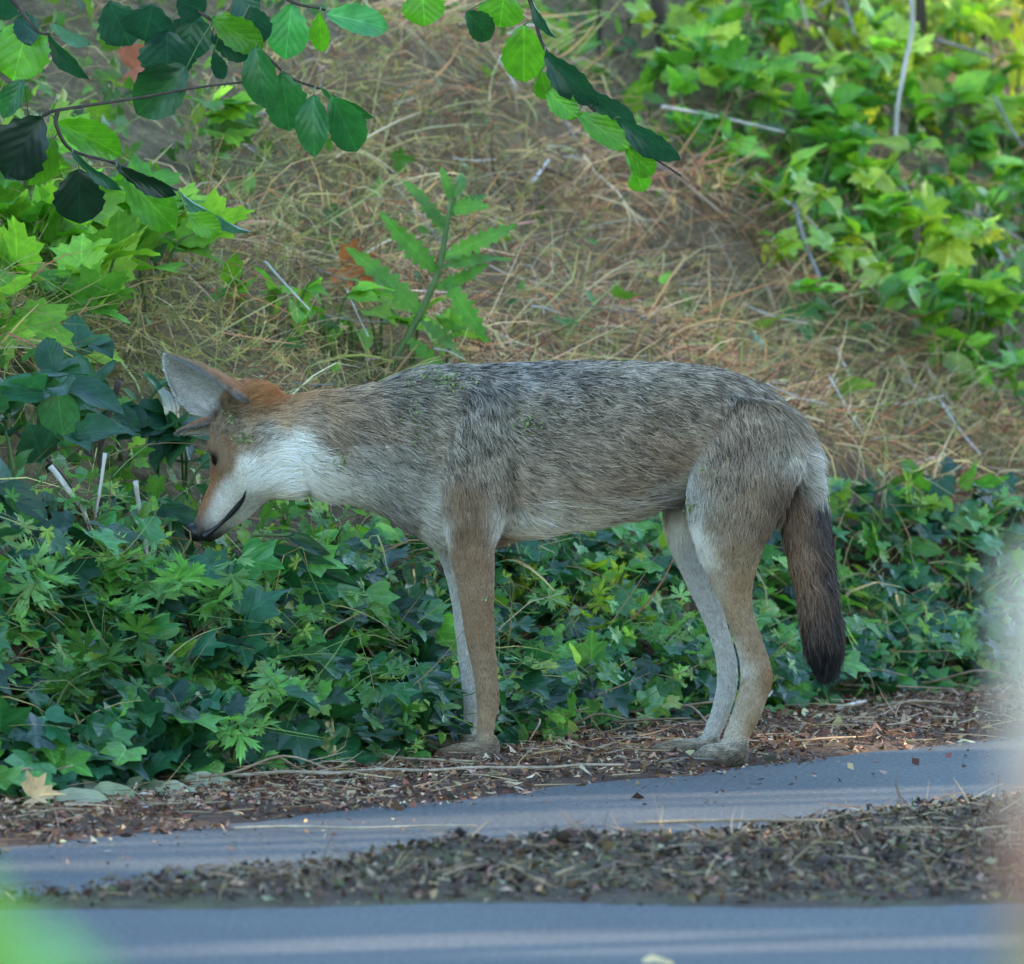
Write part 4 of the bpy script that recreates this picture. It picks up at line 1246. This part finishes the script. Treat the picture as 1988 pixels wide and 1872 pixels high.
# dark broad leaves under and beside the muzzle
for (u, v) in [(70,800),(150,850),(240,840),(40,930),(300,880),(360,930),(330,1000),(20,1000),(20,870),(110,750)]:
    g = ground_hit(u, v + 55)
    w_ = ('low plant with dark oval leaves growing around the pale dead stalks' if 60 < u < 300 and v > 920 else 'dark-leaved low plant right behind the muzzle' if u >= 300 else 'dark oval-leaved plant on the bank above the pale dead stalks')
    bush('salal', g, w_, 'shrub', 'dark leafed plants by the muzzle', 7, .09, .12,
         ['broad', 'bramble', 'broad'], (.06, .10), G_DEEP, 'leaf', widths=(1.0, 1.35))
big = empty('comfrey', ground_hit(330, 1130)); tag(big, 'plant with large drooping blue-green leaves just under the muzzle', 'plant')
y0 = max(big.location.y - .02, .12)
tb = []
for (u1, v1, u2, v2, w) in ((300,1060,445,1150,52),(380,1095,500,1135,46),(330,1010,372,1078,50),(240,1045,330,1120,44),(180,1010,205,1090,40),(390,1050,470,1095,40),(250,1020,350,1090,42),(520,1070,690,1115,38),(290,985,390,1000,34),(560,1040,660,1085,34)):
    leaf_px(big, 'broad', u1, v1, u2, v2, w, y0, random.uniform(-.05, .03), random.uniform(-35, 35), G_DEEP[random.randrange(3)], 'leaf')
    tb.append(([big.location, big.location.lerp(P(u1, v1, y0), .6) + Vector((0, 0, .02)), P(u1, v1, y0)], [.003, .0026, .002]))
link('stem', tube_mesh('stem', tb, 6, 4), M['stem'], big)

# mixed bright weeds between coyote and bank
for (u, v) in [(640,640),(690,655),(740,650),(800,660),(860,650),(520,610),(560,620),(480,600)]:
    g = ground_hit(u, v + 55)
    bush('nipplewort', g, 'small bright green leafy weed on the bank just above the coyote\'s neck', 'weed', 'bright weeds above the neck', 5, .05, .11, ['bramble', 'broad'], (.04, .07), G_BRIGHT, 'leaf_matte')
for (u, v) in [(1660,1000),(1720,1010),(1900,1020),(1960,1040),(1820,1030)]:
    g = ground_hit(u, v + 60)
    bush('yellow_herb', g, 'light yellow-green herb above the ivy behind the tail', 'herb', 'light herbs behind the tail', 10, .10, .10, ['cut', 'lobed'], (.03, .055), G_YEL[:2] + G_HERB[:1], 'leaf_matte')

# ------------------------------------------------------------------ thistle
tl = empty('thistle', ground_hit(735, 735)); tag(tl, 'tall green thistle with long toothed leaves growing from the dry bank', 'thistle')
ty = tl.location.y - .02
stem_px = [(735, 745), (770, 690), (815, 610), (850, 530), (866, 450), (876, 390), (890, 350)]
link('stem', tube_mesh('stem', [([P(a, b, ty) for a, b in stem_px], [.0065, .006, .0055, .005, .0042, .0032, .002])], 8, 4), M['stem'], tl)
for (u1, v1, u2, v2, w, r) in ((818,608,690,478,52,10),(850,530,745,430,46,-20),(858,500,1000,440,44,15),(856,520,985,475,42,-30),(845,560,950,520,34,30),(865,545,950,665,46,5),(812,620,925,690,40,-25),(866,450,790,335,36,20),
                               (872,420,945,365,40,-15),(878,390,860,330,26,0),(880,385,912,325,26,20),(830,585,800,650,30,-40),(870,440,820,395,30,25),(790,655,880,740,36,15),(875,405,930,395,28,0)):
    leaf_px(tl, 'thistle', u1, v1, u2, v2, w, ty, random.uniform(-.05, .05), r, pick([S(86, 134, 62)], 1, .12)[0], 'leaf_matte')

# ------------------------------------------------------------------ ivy
def ivy(label, zone, n, size, group, dens=1.0):
    pts = []
    while len(pts) < n:
        u, v = random.uniform(zone[0], zone[2]), random.uniform(zone[1], zone[3])
        pts.append((u, v))
    g0 = ground_hit((zone[0] + zone[2]) / 2, zone[3])
    root = empty('ivy', g0); tag(root, label, 'ivy', None)
    L = []
    # cover the ground area seen in the zone evenly
    xs, ys, zs, us, vs = bank_points(26000, (-1.7, -1.4), (1.6, 3.4), -.10)
    lo = np.interp(us, [-400, 0, 600, 800, 1000, 1400, 1600, 1988, 2400], [1110, 1120, 1140, 1110, 1050, 1010, 1000, 1010, 1000])
    k = (us > zone[0]) & (us < zone[2]) & (vs > lo + 30) & (vs > zone[1]) & (vs < zone[3])
    ii = np.where(k)[0]; ii = ii[:int(n)]
    data = []
    for i in ii:
        lift = random.uniform(.015, .11) if random.random() < .75 else random.uniform(.0, .03)
        b = Vector((xs[i], ys[i], zs[i] + lift))
        d = Vector((random.gauss(.15, .7), random.gauss(-.7, .5), random.gauss(-.25, .4))).normalized()
        nrm = Vector((random.gauss(.1, .5), random.gauss(-.55, .45), 1))
        s = random.uniform(*size)
        if hides(b) or hides(b + d * s) or hides(b + d * s * .5): continue
        data.append((s * (1.5 if 0 < us[i] < 1988 else .5), b, d, nrm, s))
    data.sort(key=lambda q: -q[0])
    pal = [S(48, 100, 60), S(36, 80, 54), S(68, 128, 66), S(28, 64, 46), S(98, 156, 74), S(50, 104, 74)]
    for _, b, d, nrm, s in data[:290]:
        leaf(root, 'ivy', b, b + d * s, nrm, random.uniform(.9, 1.15), pick(pal, 1, .16)[0], 'leaf_ivy')
    rest = data[290:]
    if rest:
        B = np.array([q[1][:] for q in rest]); D = np.array([q[2][:] for q in rest]); NN = np.array([q[3][:] for q in rest]); s = np.array([q[4] for q in rest])
        tag(link('leaves', mass_leaves('leaves', SHAPES['ivy'], B, D, NN, s, np.ones(len(s)), pick(pal, len(s), .16), 'leaf_ivy_mass'), None, root), kind='stuff')
    vines = []
    for k in range(13):
        i = ii[random.randrange(len(ii))]
        p = Vector((xs[i], ys[i], zs[i] + .02)); pts = [p]
        dr = Vector((random.gauss(0, 1), random.gauss(-.3, .6), 0)).normalized()
        for q in range(3):
            p = p + dr * .08 + Vector((random.gauss(0, .02), random.gauss(0, .02), 0)); p.z = max(Zg1(p.x, p.y), 0) + random.uniform(.01, .05)
            pts.append(p)
        vines.append((pts, [.0022, .0020, .0017, .001]))
    for q in vines: link('vine', tube_mesh('vine', [q], 6, 4), M['twig_tan'], root)
    return root
ivy('dark glossy ivy carpet in front of the bank, left of the front legs', (-350, 1080, 880, 1620), 1650, (.038, .074), None)
ivy('dark glossy ivy carpet between the front and hind legs', (880, 1040, 1440, 1470), 950, (.032, .058), None)
ivy('dark glossy ivy carpet behind the hind legs and tail', (1440, 1000, 2350, 1440), 1050, (.032, .058), None)

# cut-leaved herbs over the ivy
for (u, v, pal, sz) in [(60,1120,G_HERB,(.05,.08)),(190,1130,G_HERB,(.05,.08)),(240,1110,G_HERB,(.05,.075)),(330,1150,G_HERB,(.05,.08)),(420,1190,G_HERB,(.05,.08)),(480,1170,G_HERB,(.045,.07)),(120,1200,G_HERB,(.05,.08)),(270,1220,G_HERB,(.05,.08)),
                    (320,1300,G_HERB,(.05,.075)),(160,1330,G_MID,(.05,.075)),(560,1260,G_HERB,(.04,.06)),(450,1440,G_HERB,(.04,.06)),(60,1420,G_MID,(.04,.06))]:
    g = ground_hit(u, v + 70)
    w_ = ('fresh green herb with finely cut leaves along the top of the ivy carpet' if v < 1190 else 'fresh green herb with finely cut leaves low down near the verge' if v > 1380 else 'fresh green cut-leaved herb in the middle of the ivy carpet')
    bush('buttercup_plant', g, w_, 'herb', 'cut-leaved herbs over the left ivy', 11, .10, .085 if v < 1190 else .13, ['cut'], sz, pal, 'leaf_matte', lean=(0, -.4, 0))
for (u, v) in [(1060,1140),(1120,1150),(1180,1170),(1090,1200),(1160,1230),(1230,1200),(1010,1130),(1260,1290),(1340,1330),(1300,1260)]:
    g = ground_hit(u, v + 60)
    bush('geranium_plant', g, 'yellowish herb with finely cut leaves between the coyote\'s front and hind legs', 'herb', 'cut-leaved herbs between the legs', 8, .08, .09, ['cut'], (.03, .05), G_YEL[:2] + G_HERB, 'leaf_matte', lean=(0, -.5, 0))
for (u, v) in [(660,1050),(700,1090),(640,1110),(720,1060)]:
    g = ground_hit(u, v + 60)
    bush('leafy_shoot', g, 'small light green shoot with narrow leaves below the coyote\'s throat', 'shoot', 'shoots below the throat', 6, .04, .11, ['broad'], (.025, .045), G_HERB, 'leaf_matte')

# small weeds and soft stems woven through the ivy
xs, ys, zs, us, vs = bank_points(24000, (-1.5, -1.4), (1.6, 3.2), -.11)
k = (vs > 1090) & (vs < 1520); xs, ys, zs = xs[k], ys[k], zs[k]
P3 = np.c_[xs, ys, zs + rng.uniform(.01, .13, len(xs))]
ok = np.array([not hides(p) for p in P3]); P3 = P3[ok][:5200]; n = len(P3)
me = mass_leaves('ivy_weeds', SHAPES['cut'] + SHAPES['lobed'][:1] + SHAPES['broad'][:1], P3, rng.normal(size=(n, 3)) + np.array([0, -.6, -.1]), rng.normal(0, .5, (n, 3)) + np.array([0, -.4, 1]), rng.uniform(.014, .038, n), np.ones(n),
                 pick([S(120, 170, 104), S(92, 144, 84), S(150, 180, 100), S(72, 122, 78)], n, .16), 'leaf_mass')
tag(link('ivy_weeds', me, None), 'small soft green weeds woven through the ivy', 'weeds', kind='stuff')
P4 = P3[rng.integers(0, n, 1100)] + rng.normal(0, .02, (1100, 3)); P4 = np.array([p for p in P4 if not hides(p) and not (260 < UV(*p)[0] < 760 and UV(*p)[1] < 1150)]); n = len(P4)
d0 = rng.normal(size=(n, 3)) * np.array([1, .6, .5]) + np.array([0, -.3, .5])
me = ribbons('weed_stems', P4, d0, d0 + rng.normal(0, .8, (n, 3)) - np.array([0, 0, .9]), rng.uniform(.05, .16, n), rng.uniform(.0012, .0024, n), pick([S(130, 160, 96), S(160, 160, 110), S(104, 134, 80), S(150, 128, 96)], n, .12), 'grass', 5)
tag(link('weed_stems', me, smooth=False), 'thin green and straw-coloured stems trailing over the ivy', 'stems', kind='stuff')
# moss cushion at the foot of the pale stalks
gm_ = ground_hit(150, 1110); n = 2600
a = rng.random(n) * 6.283; q = np.sqrt(rng.random(n))
x = gm_.x + .10 * q * np.cos(a); y = gm_.y + .06 * q * np.sin(a); z = Zg(x, y) + .07 * (1 - q ** 2)
d0 = rng.normal(0, .5, (n, 3)) + np.array([0, -.4, .8])
me = ribbons('moss_cushion', np.c_[x, y, z], d0, d0 + rng.normal(0, .7, (n, 3)), rng.uniform(.015, .04, n), rng.uniform(.0012, .0026, n), pick([S(120, 104, 54), S(96, 80, 50), S(140, 128, 66), S(84, 66, 46)], n, .15), 'grass', 3)
tag(link('moss_cushion', me, smooth=False), 'brown and golden moss cushion at the foot of the pale stalks', 'moss', kind='stuff')

# ------------------------------------------------------------------ overhanging hazel with drooping twigs
hz_base = Vector((-2.05, .75, 0)); hz_base.z = Zg1(-2.05, .75)
hz = empty('hazel', hz_base); tag(hz, 'hazel shrub whose leafy twigs hang over the bank from above', 'shrub')
top = hz_base + Vector((.25, -.25, 1.15))
link('trunk', tube_mesh('trunk', [([hz_base - Vector((0, 0, .1)), hz_base + Vector((.08, -.05, .6)), top, top + Vector((.2, -.1, .8))], [.05, .042, .034, .015])], 9, 5, .1), M['bark'], hz)
A0 = P(-160, -420, -.15); A1 = P(420, -330, -.18); A2 = P(1000, -260, -.2)
limb = [top - Vector((0, 0, .25)), Vector((-1.2, .1, A0.z + .05)), A0, A1, A2]
link('limb', tube_mesh('limb', [(limb, [.026, .02, .014, .010, .006])], 8, 6, .1), M['bark'], hz)
TW = {'A': ([(-120,-260),(-20,-60),(40,20),(75,62),(97,66)], -.20), 'B': ([(-160,330),(-40,250),(80,225),(112,214),(258,192),(385,170),(470,160)], -.22),
      'C': ([(112,214),(110,245),(140,292),(225,318),(345,370)], -.22), 'D': ([(200,-280),(300,-60),(370,10),(430,50),(492,85),(560,148),(620,172)], -.18),
      'E': ([(430,-260),(520,-60),(560,0),(620,16),(636,22)], -.16), 'F': ([(985,-240),(1010,-60),(1035,20),(1058,95),(1130,190),(1205,262),(1322,342)], -.14),
      'G': ([(820,-280),(815,-60),(818,-25)], -.15)}
tw3 = {}
for k, (px, yy) in TW.items():
    p3 = [P(a, b, yy) for a, b in px]
    tw3[k] = catmull(np.array([q[:] for q in p3]), 8)
    if k == 'B': p3[0] = Vector((-1.25, .05, A0.z - .1))
    rad = list(np.linspace(.0034, .0014, len(p3)))
    link('twig', tube_mesh('twig', [(p3, rad)], 6, 5), M['twig_dark'], hz)
zz = lambda z: z * .3906
ww = lambda a: (621.3 + a[0] * .3734, a[1] * .3734)
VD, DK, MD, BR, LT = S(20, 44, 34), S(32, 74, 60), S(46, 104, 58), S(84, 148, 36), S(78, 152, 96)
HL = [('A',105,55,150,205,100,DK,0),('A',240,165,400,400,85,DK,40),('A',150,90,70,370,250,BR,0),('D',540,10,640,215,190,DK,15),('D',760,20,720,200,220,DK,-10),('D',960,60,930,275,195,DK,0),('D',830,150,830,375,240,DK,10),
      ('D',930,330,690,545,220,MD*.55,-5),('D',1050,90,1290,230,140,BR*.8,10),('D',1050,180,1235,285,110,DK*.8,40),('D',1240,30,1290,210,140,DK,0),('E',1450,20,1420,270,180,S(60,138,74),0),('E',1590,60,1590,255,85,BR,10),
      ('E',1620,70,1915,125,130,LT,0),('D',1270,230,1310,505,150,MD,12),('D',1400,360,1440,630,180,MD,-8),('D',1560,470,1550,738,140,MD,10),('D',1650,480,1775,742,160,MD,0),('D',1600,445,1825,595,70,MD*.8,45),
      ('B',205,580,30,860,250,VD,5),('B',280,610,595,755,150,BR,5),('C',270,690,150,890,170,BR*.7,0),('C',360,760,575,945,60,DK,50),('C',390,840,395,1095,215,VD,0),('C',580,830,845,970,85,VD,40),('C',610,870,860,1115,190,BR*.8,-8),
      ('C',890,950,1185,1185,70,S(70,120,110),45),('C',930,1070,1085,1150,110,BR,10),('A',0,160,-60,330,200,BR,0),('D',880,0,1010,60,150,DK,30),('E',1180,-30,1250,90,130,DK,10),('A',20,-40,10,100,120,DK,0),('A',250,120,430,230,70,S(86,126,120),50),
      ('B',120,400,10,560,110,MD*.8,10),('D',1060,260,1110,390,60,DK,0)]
pet = {}
for i, (tw, a, b, c_, d_, w, cc, roll) in enumerate(HL):
    u1, v1, u2, v2 = zz(a), zz(b), zz(c_), zz(d_)
    yy = TW[tw][1] + random.uniform(-.05, .05)
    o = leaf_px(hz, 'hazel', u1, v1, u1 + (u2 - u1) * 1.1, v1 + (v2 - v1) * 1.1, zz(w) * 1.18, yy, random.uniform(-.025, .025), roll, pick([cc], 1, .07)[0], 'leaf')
    b3 = P(u1, v1, yy); cv = tw3[tw]; j = np.argmin(np.linalg.norm(cv - np.array(b3[:]), axis=1))
    pet.setdefault(tw, []).append(([Vector(cv[j]), Vector(cv[j]).lerp(b3, .5) + Vector((0, 0, .004)), b3], [.0012, .001, .001]))
for (a, b, c_, d_, w, cc, roll) in ((530,-60,545,132,200,BR,0),(960,-40,930,145,220,BR*.8,10),(1060,130,1060,435,210,BR*.95,0),(1105,0,1190,210,60,DK,50),(1170,270,1425,565,150,DK*.8,30),(1150,370,1185,525,110,BR,0),
                              (1180,470,1335,610,120,BR,10),(1390,470,1640,700,140,DK*.85,28),(1560,610,1860,865,130,DK,35),(1340,590,1610,770,130,BR,0),(1590,770,1745,905,140,BR,0),(1640,880,1680,1000,110,BR*1.1,10),(760,60,900,210,130,MD*.7,0)):
    (u1, v1), (u2, v2) = ww((a, b)), ww((c_, d_))
    yy = -.14 + random.uniform(-.04, .04)
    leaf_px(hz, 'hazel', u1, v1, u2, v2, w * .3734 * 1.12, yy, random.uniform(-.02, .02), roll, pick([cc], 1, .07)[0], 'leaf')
    tw = 'G' if a < 700 else 'F'
    b3 = P(u1, v1, yy); cv = tw3[tw]; j = np.argmin(np.linalg.norm(cv - np.array(b3[:]), axis=1))
    pet.setdefault(tw, []).append(([Vector(cv[j]), Vector(cv[j]).lerp(b3, .5) + Vector((0, 0, .004)), b3], [.0012, .001, .001]))
for tw, l in pet.items():
    for q in l: link('petiole', tube_mesh('petiole', [q], 5, 3), M['stem'], hz)
lc = catmull(np.array([q[:] for q in limb]), 10)
for k in range(70):
    b = Vector(lc[random.randrange(6, len(lc))]) + Vector((random.gauss(0, .05), random.gauss(0, .08), random.gauss(.04, .03)))
    d = Vector((random.gauss(.2, .6), random.gauss(0, .6), random.gauss(.15, .3))).normalized()
    leaf(hz, 'hazel', b, b + d * random.uniform(.06, .09), Vector((random.gauss(0, .4), random.gauss(0, .4), 1)), 1, pick([MD, BR * .9, DK], 1, .1)[0], 'leaf')

# ------------------------------------------------------------------ sticks, stems, dead leaves
def stick(px, thick, mat, label, group=None, lift=.012, upright=False, name='stick', twigs=0, fwd=0.0):
    if upright:
        base = ground_hit(*px[-1]); yb = base.y - fwd
        base = Vector((base.x, yb, Zg1(base.x, yb)))
        pts = [P(a, b, yb + random.uniform(-.01, .01)) for a, b in px[:-1]] + [base - Vector((0, 0, .02))]
        sc = (yb + CAM_D) / F_PX
    else:
        pts = []
        for a, b in px:
            g = ground_hit(a, b); g.z += lift; pts.append(g)
        sc = (pts[0].y + CAM_D) / F_PX
    c = sum((p for p in pts), Vector()) / len(pts); c.z = min(p.z for p in pts)
    if len(pts) == 2: pts = [pts[0], pts[0].lerp(pts[1], .5) + Vector((random.gauss(0, .004), random.gauss(0, .004), random.gauss(0, .003))), pts[1]]
    r = thick * sc * .5
    rad = list(np.linspace(r * 1.0, r * .7, len(pts)))
    tubes = [(pts, rad)]
    for k in range(twigs):
        i = random.randrange(len(pts) - 1); b = pts[i].lerp(pts[i + 1], random.random())
        tubes.append(([b, b + Vector((random.gauss(0, .03), random.gauss(0, .02), random.uniform(.01, .03)))], [r * .5, r * .25]))
    tubes = [(p if len(p) > 2 else [p[0], p[0].lerp(p[1], .5), p[1]], q if len(p) > 2 else [q[0], (q[0] + q[1]) / 2, q[1]]) for p, q in tubes]
    me = tube_mesh(name, tubes, 7, 5, .22)
    me.vertices.foreach_set('co', (np.array([v_.co[:] for v_ in me.vertices]) - np.array(c[:])).astype(np.float32).ravel())
    o = link(name, me, M[mat]); o.location = c
    return tag(o, label, 'stick' if name == 'stick' else name.split('_')[-1], group)
stick([(452,1524),(560,1517),(650,1520),(740,1512),(830,1514),(919,1509),(1060,1508),(1130,1503),(1212,1503)], 8, 'twig_drift', 'longest pale stick lying along the verge in front of the front paws', None, .012)
stick([(640,1484),(780,1490),(935,1497)], 7, 'twig_tan', 'tan stick lying beside the front paws, behind the longest pale one', None, .012)
stick([(455,1617),(580,1614),(690,1617),(830,1613),(925,1613)], 6, 'twig_drift', 'thin straight pale stick lying out on the asphalt', None, .006)
stick([(1232,1646),(1400,1641),(1598,1640)], 7, 'twig_tan', 'long tan stick lying across the leaf litter on the road', None, .030)
stick([(1715,1641),(1830,1640),(1935,1648)], 7, 'twig_tan', 'wavy tan stick lying on the leaf litter near the blurred post', None, .02)
stick([(1285,1490),(1330,1484),(1408,1490)], 5, 'twig_grey', 'small bent twig lying right in front of the hind paws', None, .008)
stick([(1626,1396),(1681,1381)], 10, 'twig_pale', 'thick short pale stick on the verge below the tail tip', None, .015)
stick([(1492,1392),(1523,1360)], 5, 'twig_pale', 'short pale stick poking up from the verge behind the hind leg', None, .03)
VG = 'short pale sticks on the verge'
for px in ([(403,1549),(516,1547)], [(290,1577),(440,1573)], [(1012,1469),(1115,1463)], [(1543,1453),(1665,1445)], [(1700,1385),(1860,1380)], [(1130,1475),(1240,1440)], [(1740,1410),(1800,1395)], [(60,1600),(190,1590)]):
    stick(px, random.uniform(4, 7), 'twig_tan', 'short dry stick lying among the brown needles of the verge', VG, .010)
# dead stalks left of the muzzle
stick([(98,905),(135,955),(169,1010),(205,1090)], 13, 'twig_pale', 'thick pale dead stalk leaning left, beside the muzzle', None, 0, True, 'dead_stalk', fwd=.16)
stick([(204,880),(196,940),(184,1010),(180,1060)], 8, 'twig_pale', 'slim upright pale dead stalk between two thicker ones', None, 0, True, 'dead_stalk', fwd=.14)
stick([(263,935),(270,985),(283,1050),(290,1085)], 11, 'twig_pale', 'pale dead stalk leaning right, closest to the muzzle', None, 0, True, 'dead_stalk', fwd=.14)
stick([(231,740),(214,800),(200,850),(196,890),(205,960)], 13, 'twig_dark', 'dark brown dead stem rising behind the pale stalks', None, 0, True, 'dead_stalk', fwd=.16)
stick([(0,900),(70,960),(120,1010),(150,1050)], 7, 'twig_dark', 'dark thin stem sloping down left of the pale stalks', None, .06, False, 'dead_stalk')
# stems at the upper right
stick([(1768,-40),(1770,0),(1771,60),(1752,153),(1740,249),(1734,345)], 11, 'twig_pale', 'tall white bare stem standing among the brambles', None, 0, True, 'bare_sapling', fwd=.2)
stick([(1786,-120),(1787,-20),(1789,60),(1790,150)], 24, 'bark', 'dark brown young trunk just behind the white bare stem', None, 0, True, 'young_trunk')
stick([(1900,-120),(1905,0),(1912,90)], 15, 'bark', 'thin brown young trunk beside the dark one at the bank top', None, 0, True, 'young_trunk')
stick([(1265,-120),(1275,-20),(1290,110)], 34, 'bark', 'mossy dark trunk behind the hazel twig at the bank top', None, 0, True, 'young_trunk')
stick([(1160,-40),(1164,60),(1158,160)], 10, 'twig_dark', 'thin dark sapling stem beside the mossy trunk', None, 0, True, 'sapling')
stick([(1430,28),(1530,64),(1626,95),(1745,135)], 14, 'twig_grey', 'thick grey fallen branch lying across the brambles', None, .22)
stick([(1443,250),(1494,168)], 15, 'twig_grey', 'flat grey piece of dead wood leaning among the brambles', None, .22)
stick([(1232,402),(1320,470),(1410,545)], 7, 'twig_tan', 'long thin tan stem slanting down over the dry grass', None, .10, twigs=2)
stick([(1286,378),(1400,395),(1522,421)], 8, 'twig_pale', 'white twig lying along the border of dry grass and brambles', None, .14)
stick([(1543,545),(1560,610),(1593,690)], 10, 'twig_grey', 'short thick grey stick standing in the dry grass above the rump', None, .12)
stick([(1034,464),(1065,421)], 9, 'twig_pale', 'short white stick lying in the middle of the dry grass', None, .09)
stick([(1024,410),(1070,430),(1114,449)], 8, 'twig_dark', 'short dark stick behind the white one in the dry grass', None, .08)
stick([(1750,930),(1800,850),(1850,775)], 6, 'twig_dark', 'dark twig crossing another one right of the tail', None, .07)
stick([(1795,790),(1825,840),(1862,890)], 6, 'twig_tan', 'brown twig crossing a dark one right of the tail', None, .07)
stick([(1272,1355),(1330,1342),(1388,1324)], 5, 'twig_dark', 'dark twig lying in the ivy between the front and hind legs', None, .05)
TG = 'tan stems in the bank grass'
for k in range(85):
    u, v = random.uniform(380, 1950), random.uniform(150, 980)
    if zone_dry(np.array([u]), np.array([v]))[0] < .5: continue
    a = random.uniform(-.2, 1.2); L = random.uniform(50, 150)
    stick([(u, v), (u + L * .5 * math.cos(a), v + L * .5 * math.sin(a) + random.uniform(-6, 6)), (u + L * math.cos(a), v + L * math.sin(a))], random.uniform(3, 5.5), random.choice(['twig_tan', 'twig_tan', 'twig_pale', 'twig_grey']),
          'thin dead stem caught in the dry grass of the bank', TG, random.uniform(.05, .11))
UG = 'grey stems in the brambles'
for (px) in ([(1328,-5),(1410,66)], [(1854,45),(1988,100)], [(1500,0),(1600,60)], [(1600,140),(1660,330)], [(1820,300),(1930,335)], [(1300,210),(1420,215)], [(1870,640),(1988,700)], [(1680,140),(1590,230)], [(1930,420),(1985,520)], [(1520,150),(1570,340)]):
    stick(px, random.uniform(5, 9), random.choice(['twig_grey', 'twig_tan']), 'thin grey dead stem poking through the brambles', UG, random.uniform(.18, .24))

def dead_leaf(u, v, size, color, label, group=None, lift=.01, nrm=(0, -.7, .6), ang=0.6, kind='dead'):
    g = ground_hit(u, v); g.z += lift
    o = bpy.data.objects.new('dead_leaf', leaf_me(kind, random.randrange(3), 'leaf_dead'))
    d = Vector((math.cos(ang), -.3, math.sin(ang)))
    o.matrix_world = Matrix.Translation(g) @ frame(d, Vector(nrm)).to_4x4() @ Matrix.Scale(size, 4)
    o.color = (*[float(c) for c in color], 1); col.objects.link(o)
    return tag(o, label, 'leaf', group)
dead_leaf(650, 590, .075, S(186, 112, 62), 'curled orange dead leaf caught in the dry grass above the neck', None, .06, (0, -1, .4), -.4)
dead_leaf(15, 1560, .05, S(170, 104, 56), 'bright orange dead leaf at the foot of the ivy', None, .015, (0, -1, .5), 1.2)
dead_leaf(50, 1575, .05, S(198, 166, 128), 'pale tan dead leaf beside the bright orange one', None, .015, (0, -1, .7), .3)
dead_leaf(745, 1472, .065, S(120, 104, 48), 'olive dead leaf lying in front of the ivy beside the front paws', None, .01, (0, -1, .9), .1, 'bramble')
dead_leaf(1245, 1872, .035, S(206, 180, 140), 'pale blurred dead leaf lying on the near asphalt', None, .004, (0, -.4, 1), .1, 'broad')
dead_leaf(240, 215, .08, S(176, 106, 84), 'reddish dead leaf on the bank behind the hazel twigs', None, .06, (0, -1, .4), .2)
GL = 'grey-green fallen leaves at the ivy foot'
for (u, v, a) in ((130,1550,.2),(180,1555,0),(240,1545,.3),(300,1548,-.1),(105,1575,.8),(350,1540,.2)):
    dead_leaf(u, v, random.uniform(.06, .09), pick([S(128, 136, 108), S(150, 154, 128), S(108, 124, 92)], 1, .1)[0], 'wilted grey-green fallen leaf lying at the foot of the ivy', GL, .012, (0, -.5, 1), a * .4, 'broad')
PL = 'pale chips on the verge'
for k in range(16):
    u = random.uniform(420, 1900); v = 1500 - (u - 800) * .09 + random.uniform(-20, 60)
    dead_leaf(u, v, random.uniform(.014, .03), pick([S(190, 176, 150), S(170, 140, 104), S(206, 196, 178)], 1, .1)[0], 'small pale leaf scrap lying on the verge or road edge', PL, .004, (0, -.2, 1), random.uniform(-.3, .3), 'broad')

# ------------------------------------------------------------------ out-of-focus things close to the camera
yp = -11.1
post = empty('wooden_post', (P(2062, 1080, yp).x, yp, 0)); tag(post, 'blurred pale weathered wooden post close by at the right edge', 'post')
xp = post.location.x; zt = P(1990, 1090, yp).z
rp = .014
m, nt, bs, out = new_mat('post_wood')
tc = N(nt, 'TexCoord'); sx = N(nt, 'SeparateXYZ'); nt.links.new(tc.outputs['Object'], sx.inputs[0])
f1 = noise(nt, 14, 4, .6)
hgt = math_node(nt, 'ADD', sx.outputs[2], math_node(nt, 'MULTIPLY', math_node(nt, 'SUBTRACT', f1, .5), .05))
z_ = lambda v: P(1990, v, yp).z
rr = ramp(nt, math_node(nt, 'MULTIPLY', hgt, 1.25), [(z_(1900) * 1.25, S(150, 140, 84)), (z_(1760) * 1.25, S(150, 104, 84)), (z_(1640) * 1.25, S(170, 122, 98)), (z_(1480) * 1.25, S(196, 172, 150)), (z_(1250) * 1.25, S(206, 192, 172))])
nt.links.new(rr, bs.inputs['Base Color']); bs.inputs['Roughness'].default_value = .85
bump(nt, bs, noise(nt, 60, 5, .6), .5, .004)
link('shaft', tube_mesh('shaft', [([Vector((xp + .002, yp, -.05)), Vector((xp, yp, .3)), Vector((xp, yp, zt - .05)), Vector((xp + .002, yp, zt))], [rp * 1.1, rp, rp, rp * .85])], 12, 5, .05), m, post)
yw = -11.0
ng = empty('roadside_weed', (P(30, 1900, yw).x - .01, yw, 0)); tag(ng, 'blurred bright green weed close by at the left, over the near road', 'weed')
nb = ng.location
tb = [([nb, nb + Vector((.01, 0, .3)), P(-20, 1780, yw)], [.003, .0025, .0015]), ([nb, nb + Vector((.02, .01, .25)), P(120, 1870, yw)], [.003, .0025, .0015])]
link('stem', tube_mesh('stem', tb, 6, 4), M['stem'], ng)
for (u1, v1, u2, v2, w, cc) in ((-90,1775,-10,1990,130,BR*.6),(0,1840,130,1880,70,S(80,140,116)),(120,1870,230,1920,70,S(70,132,120)),(-60,1880,70,1940,120,BR*.6),(-90,1730,-20,1820,70,BR*.6),(120,1890,230,1970,90,S(70,130,100)),(60,1880,190,1990,130,S(96,128,50))):
    leaf_px(ng, 'broad', u1, v1, u2, v2, w, yw, random.uniform(-.03, .03), random.uniform(-20, 20), cc, 'leaf')
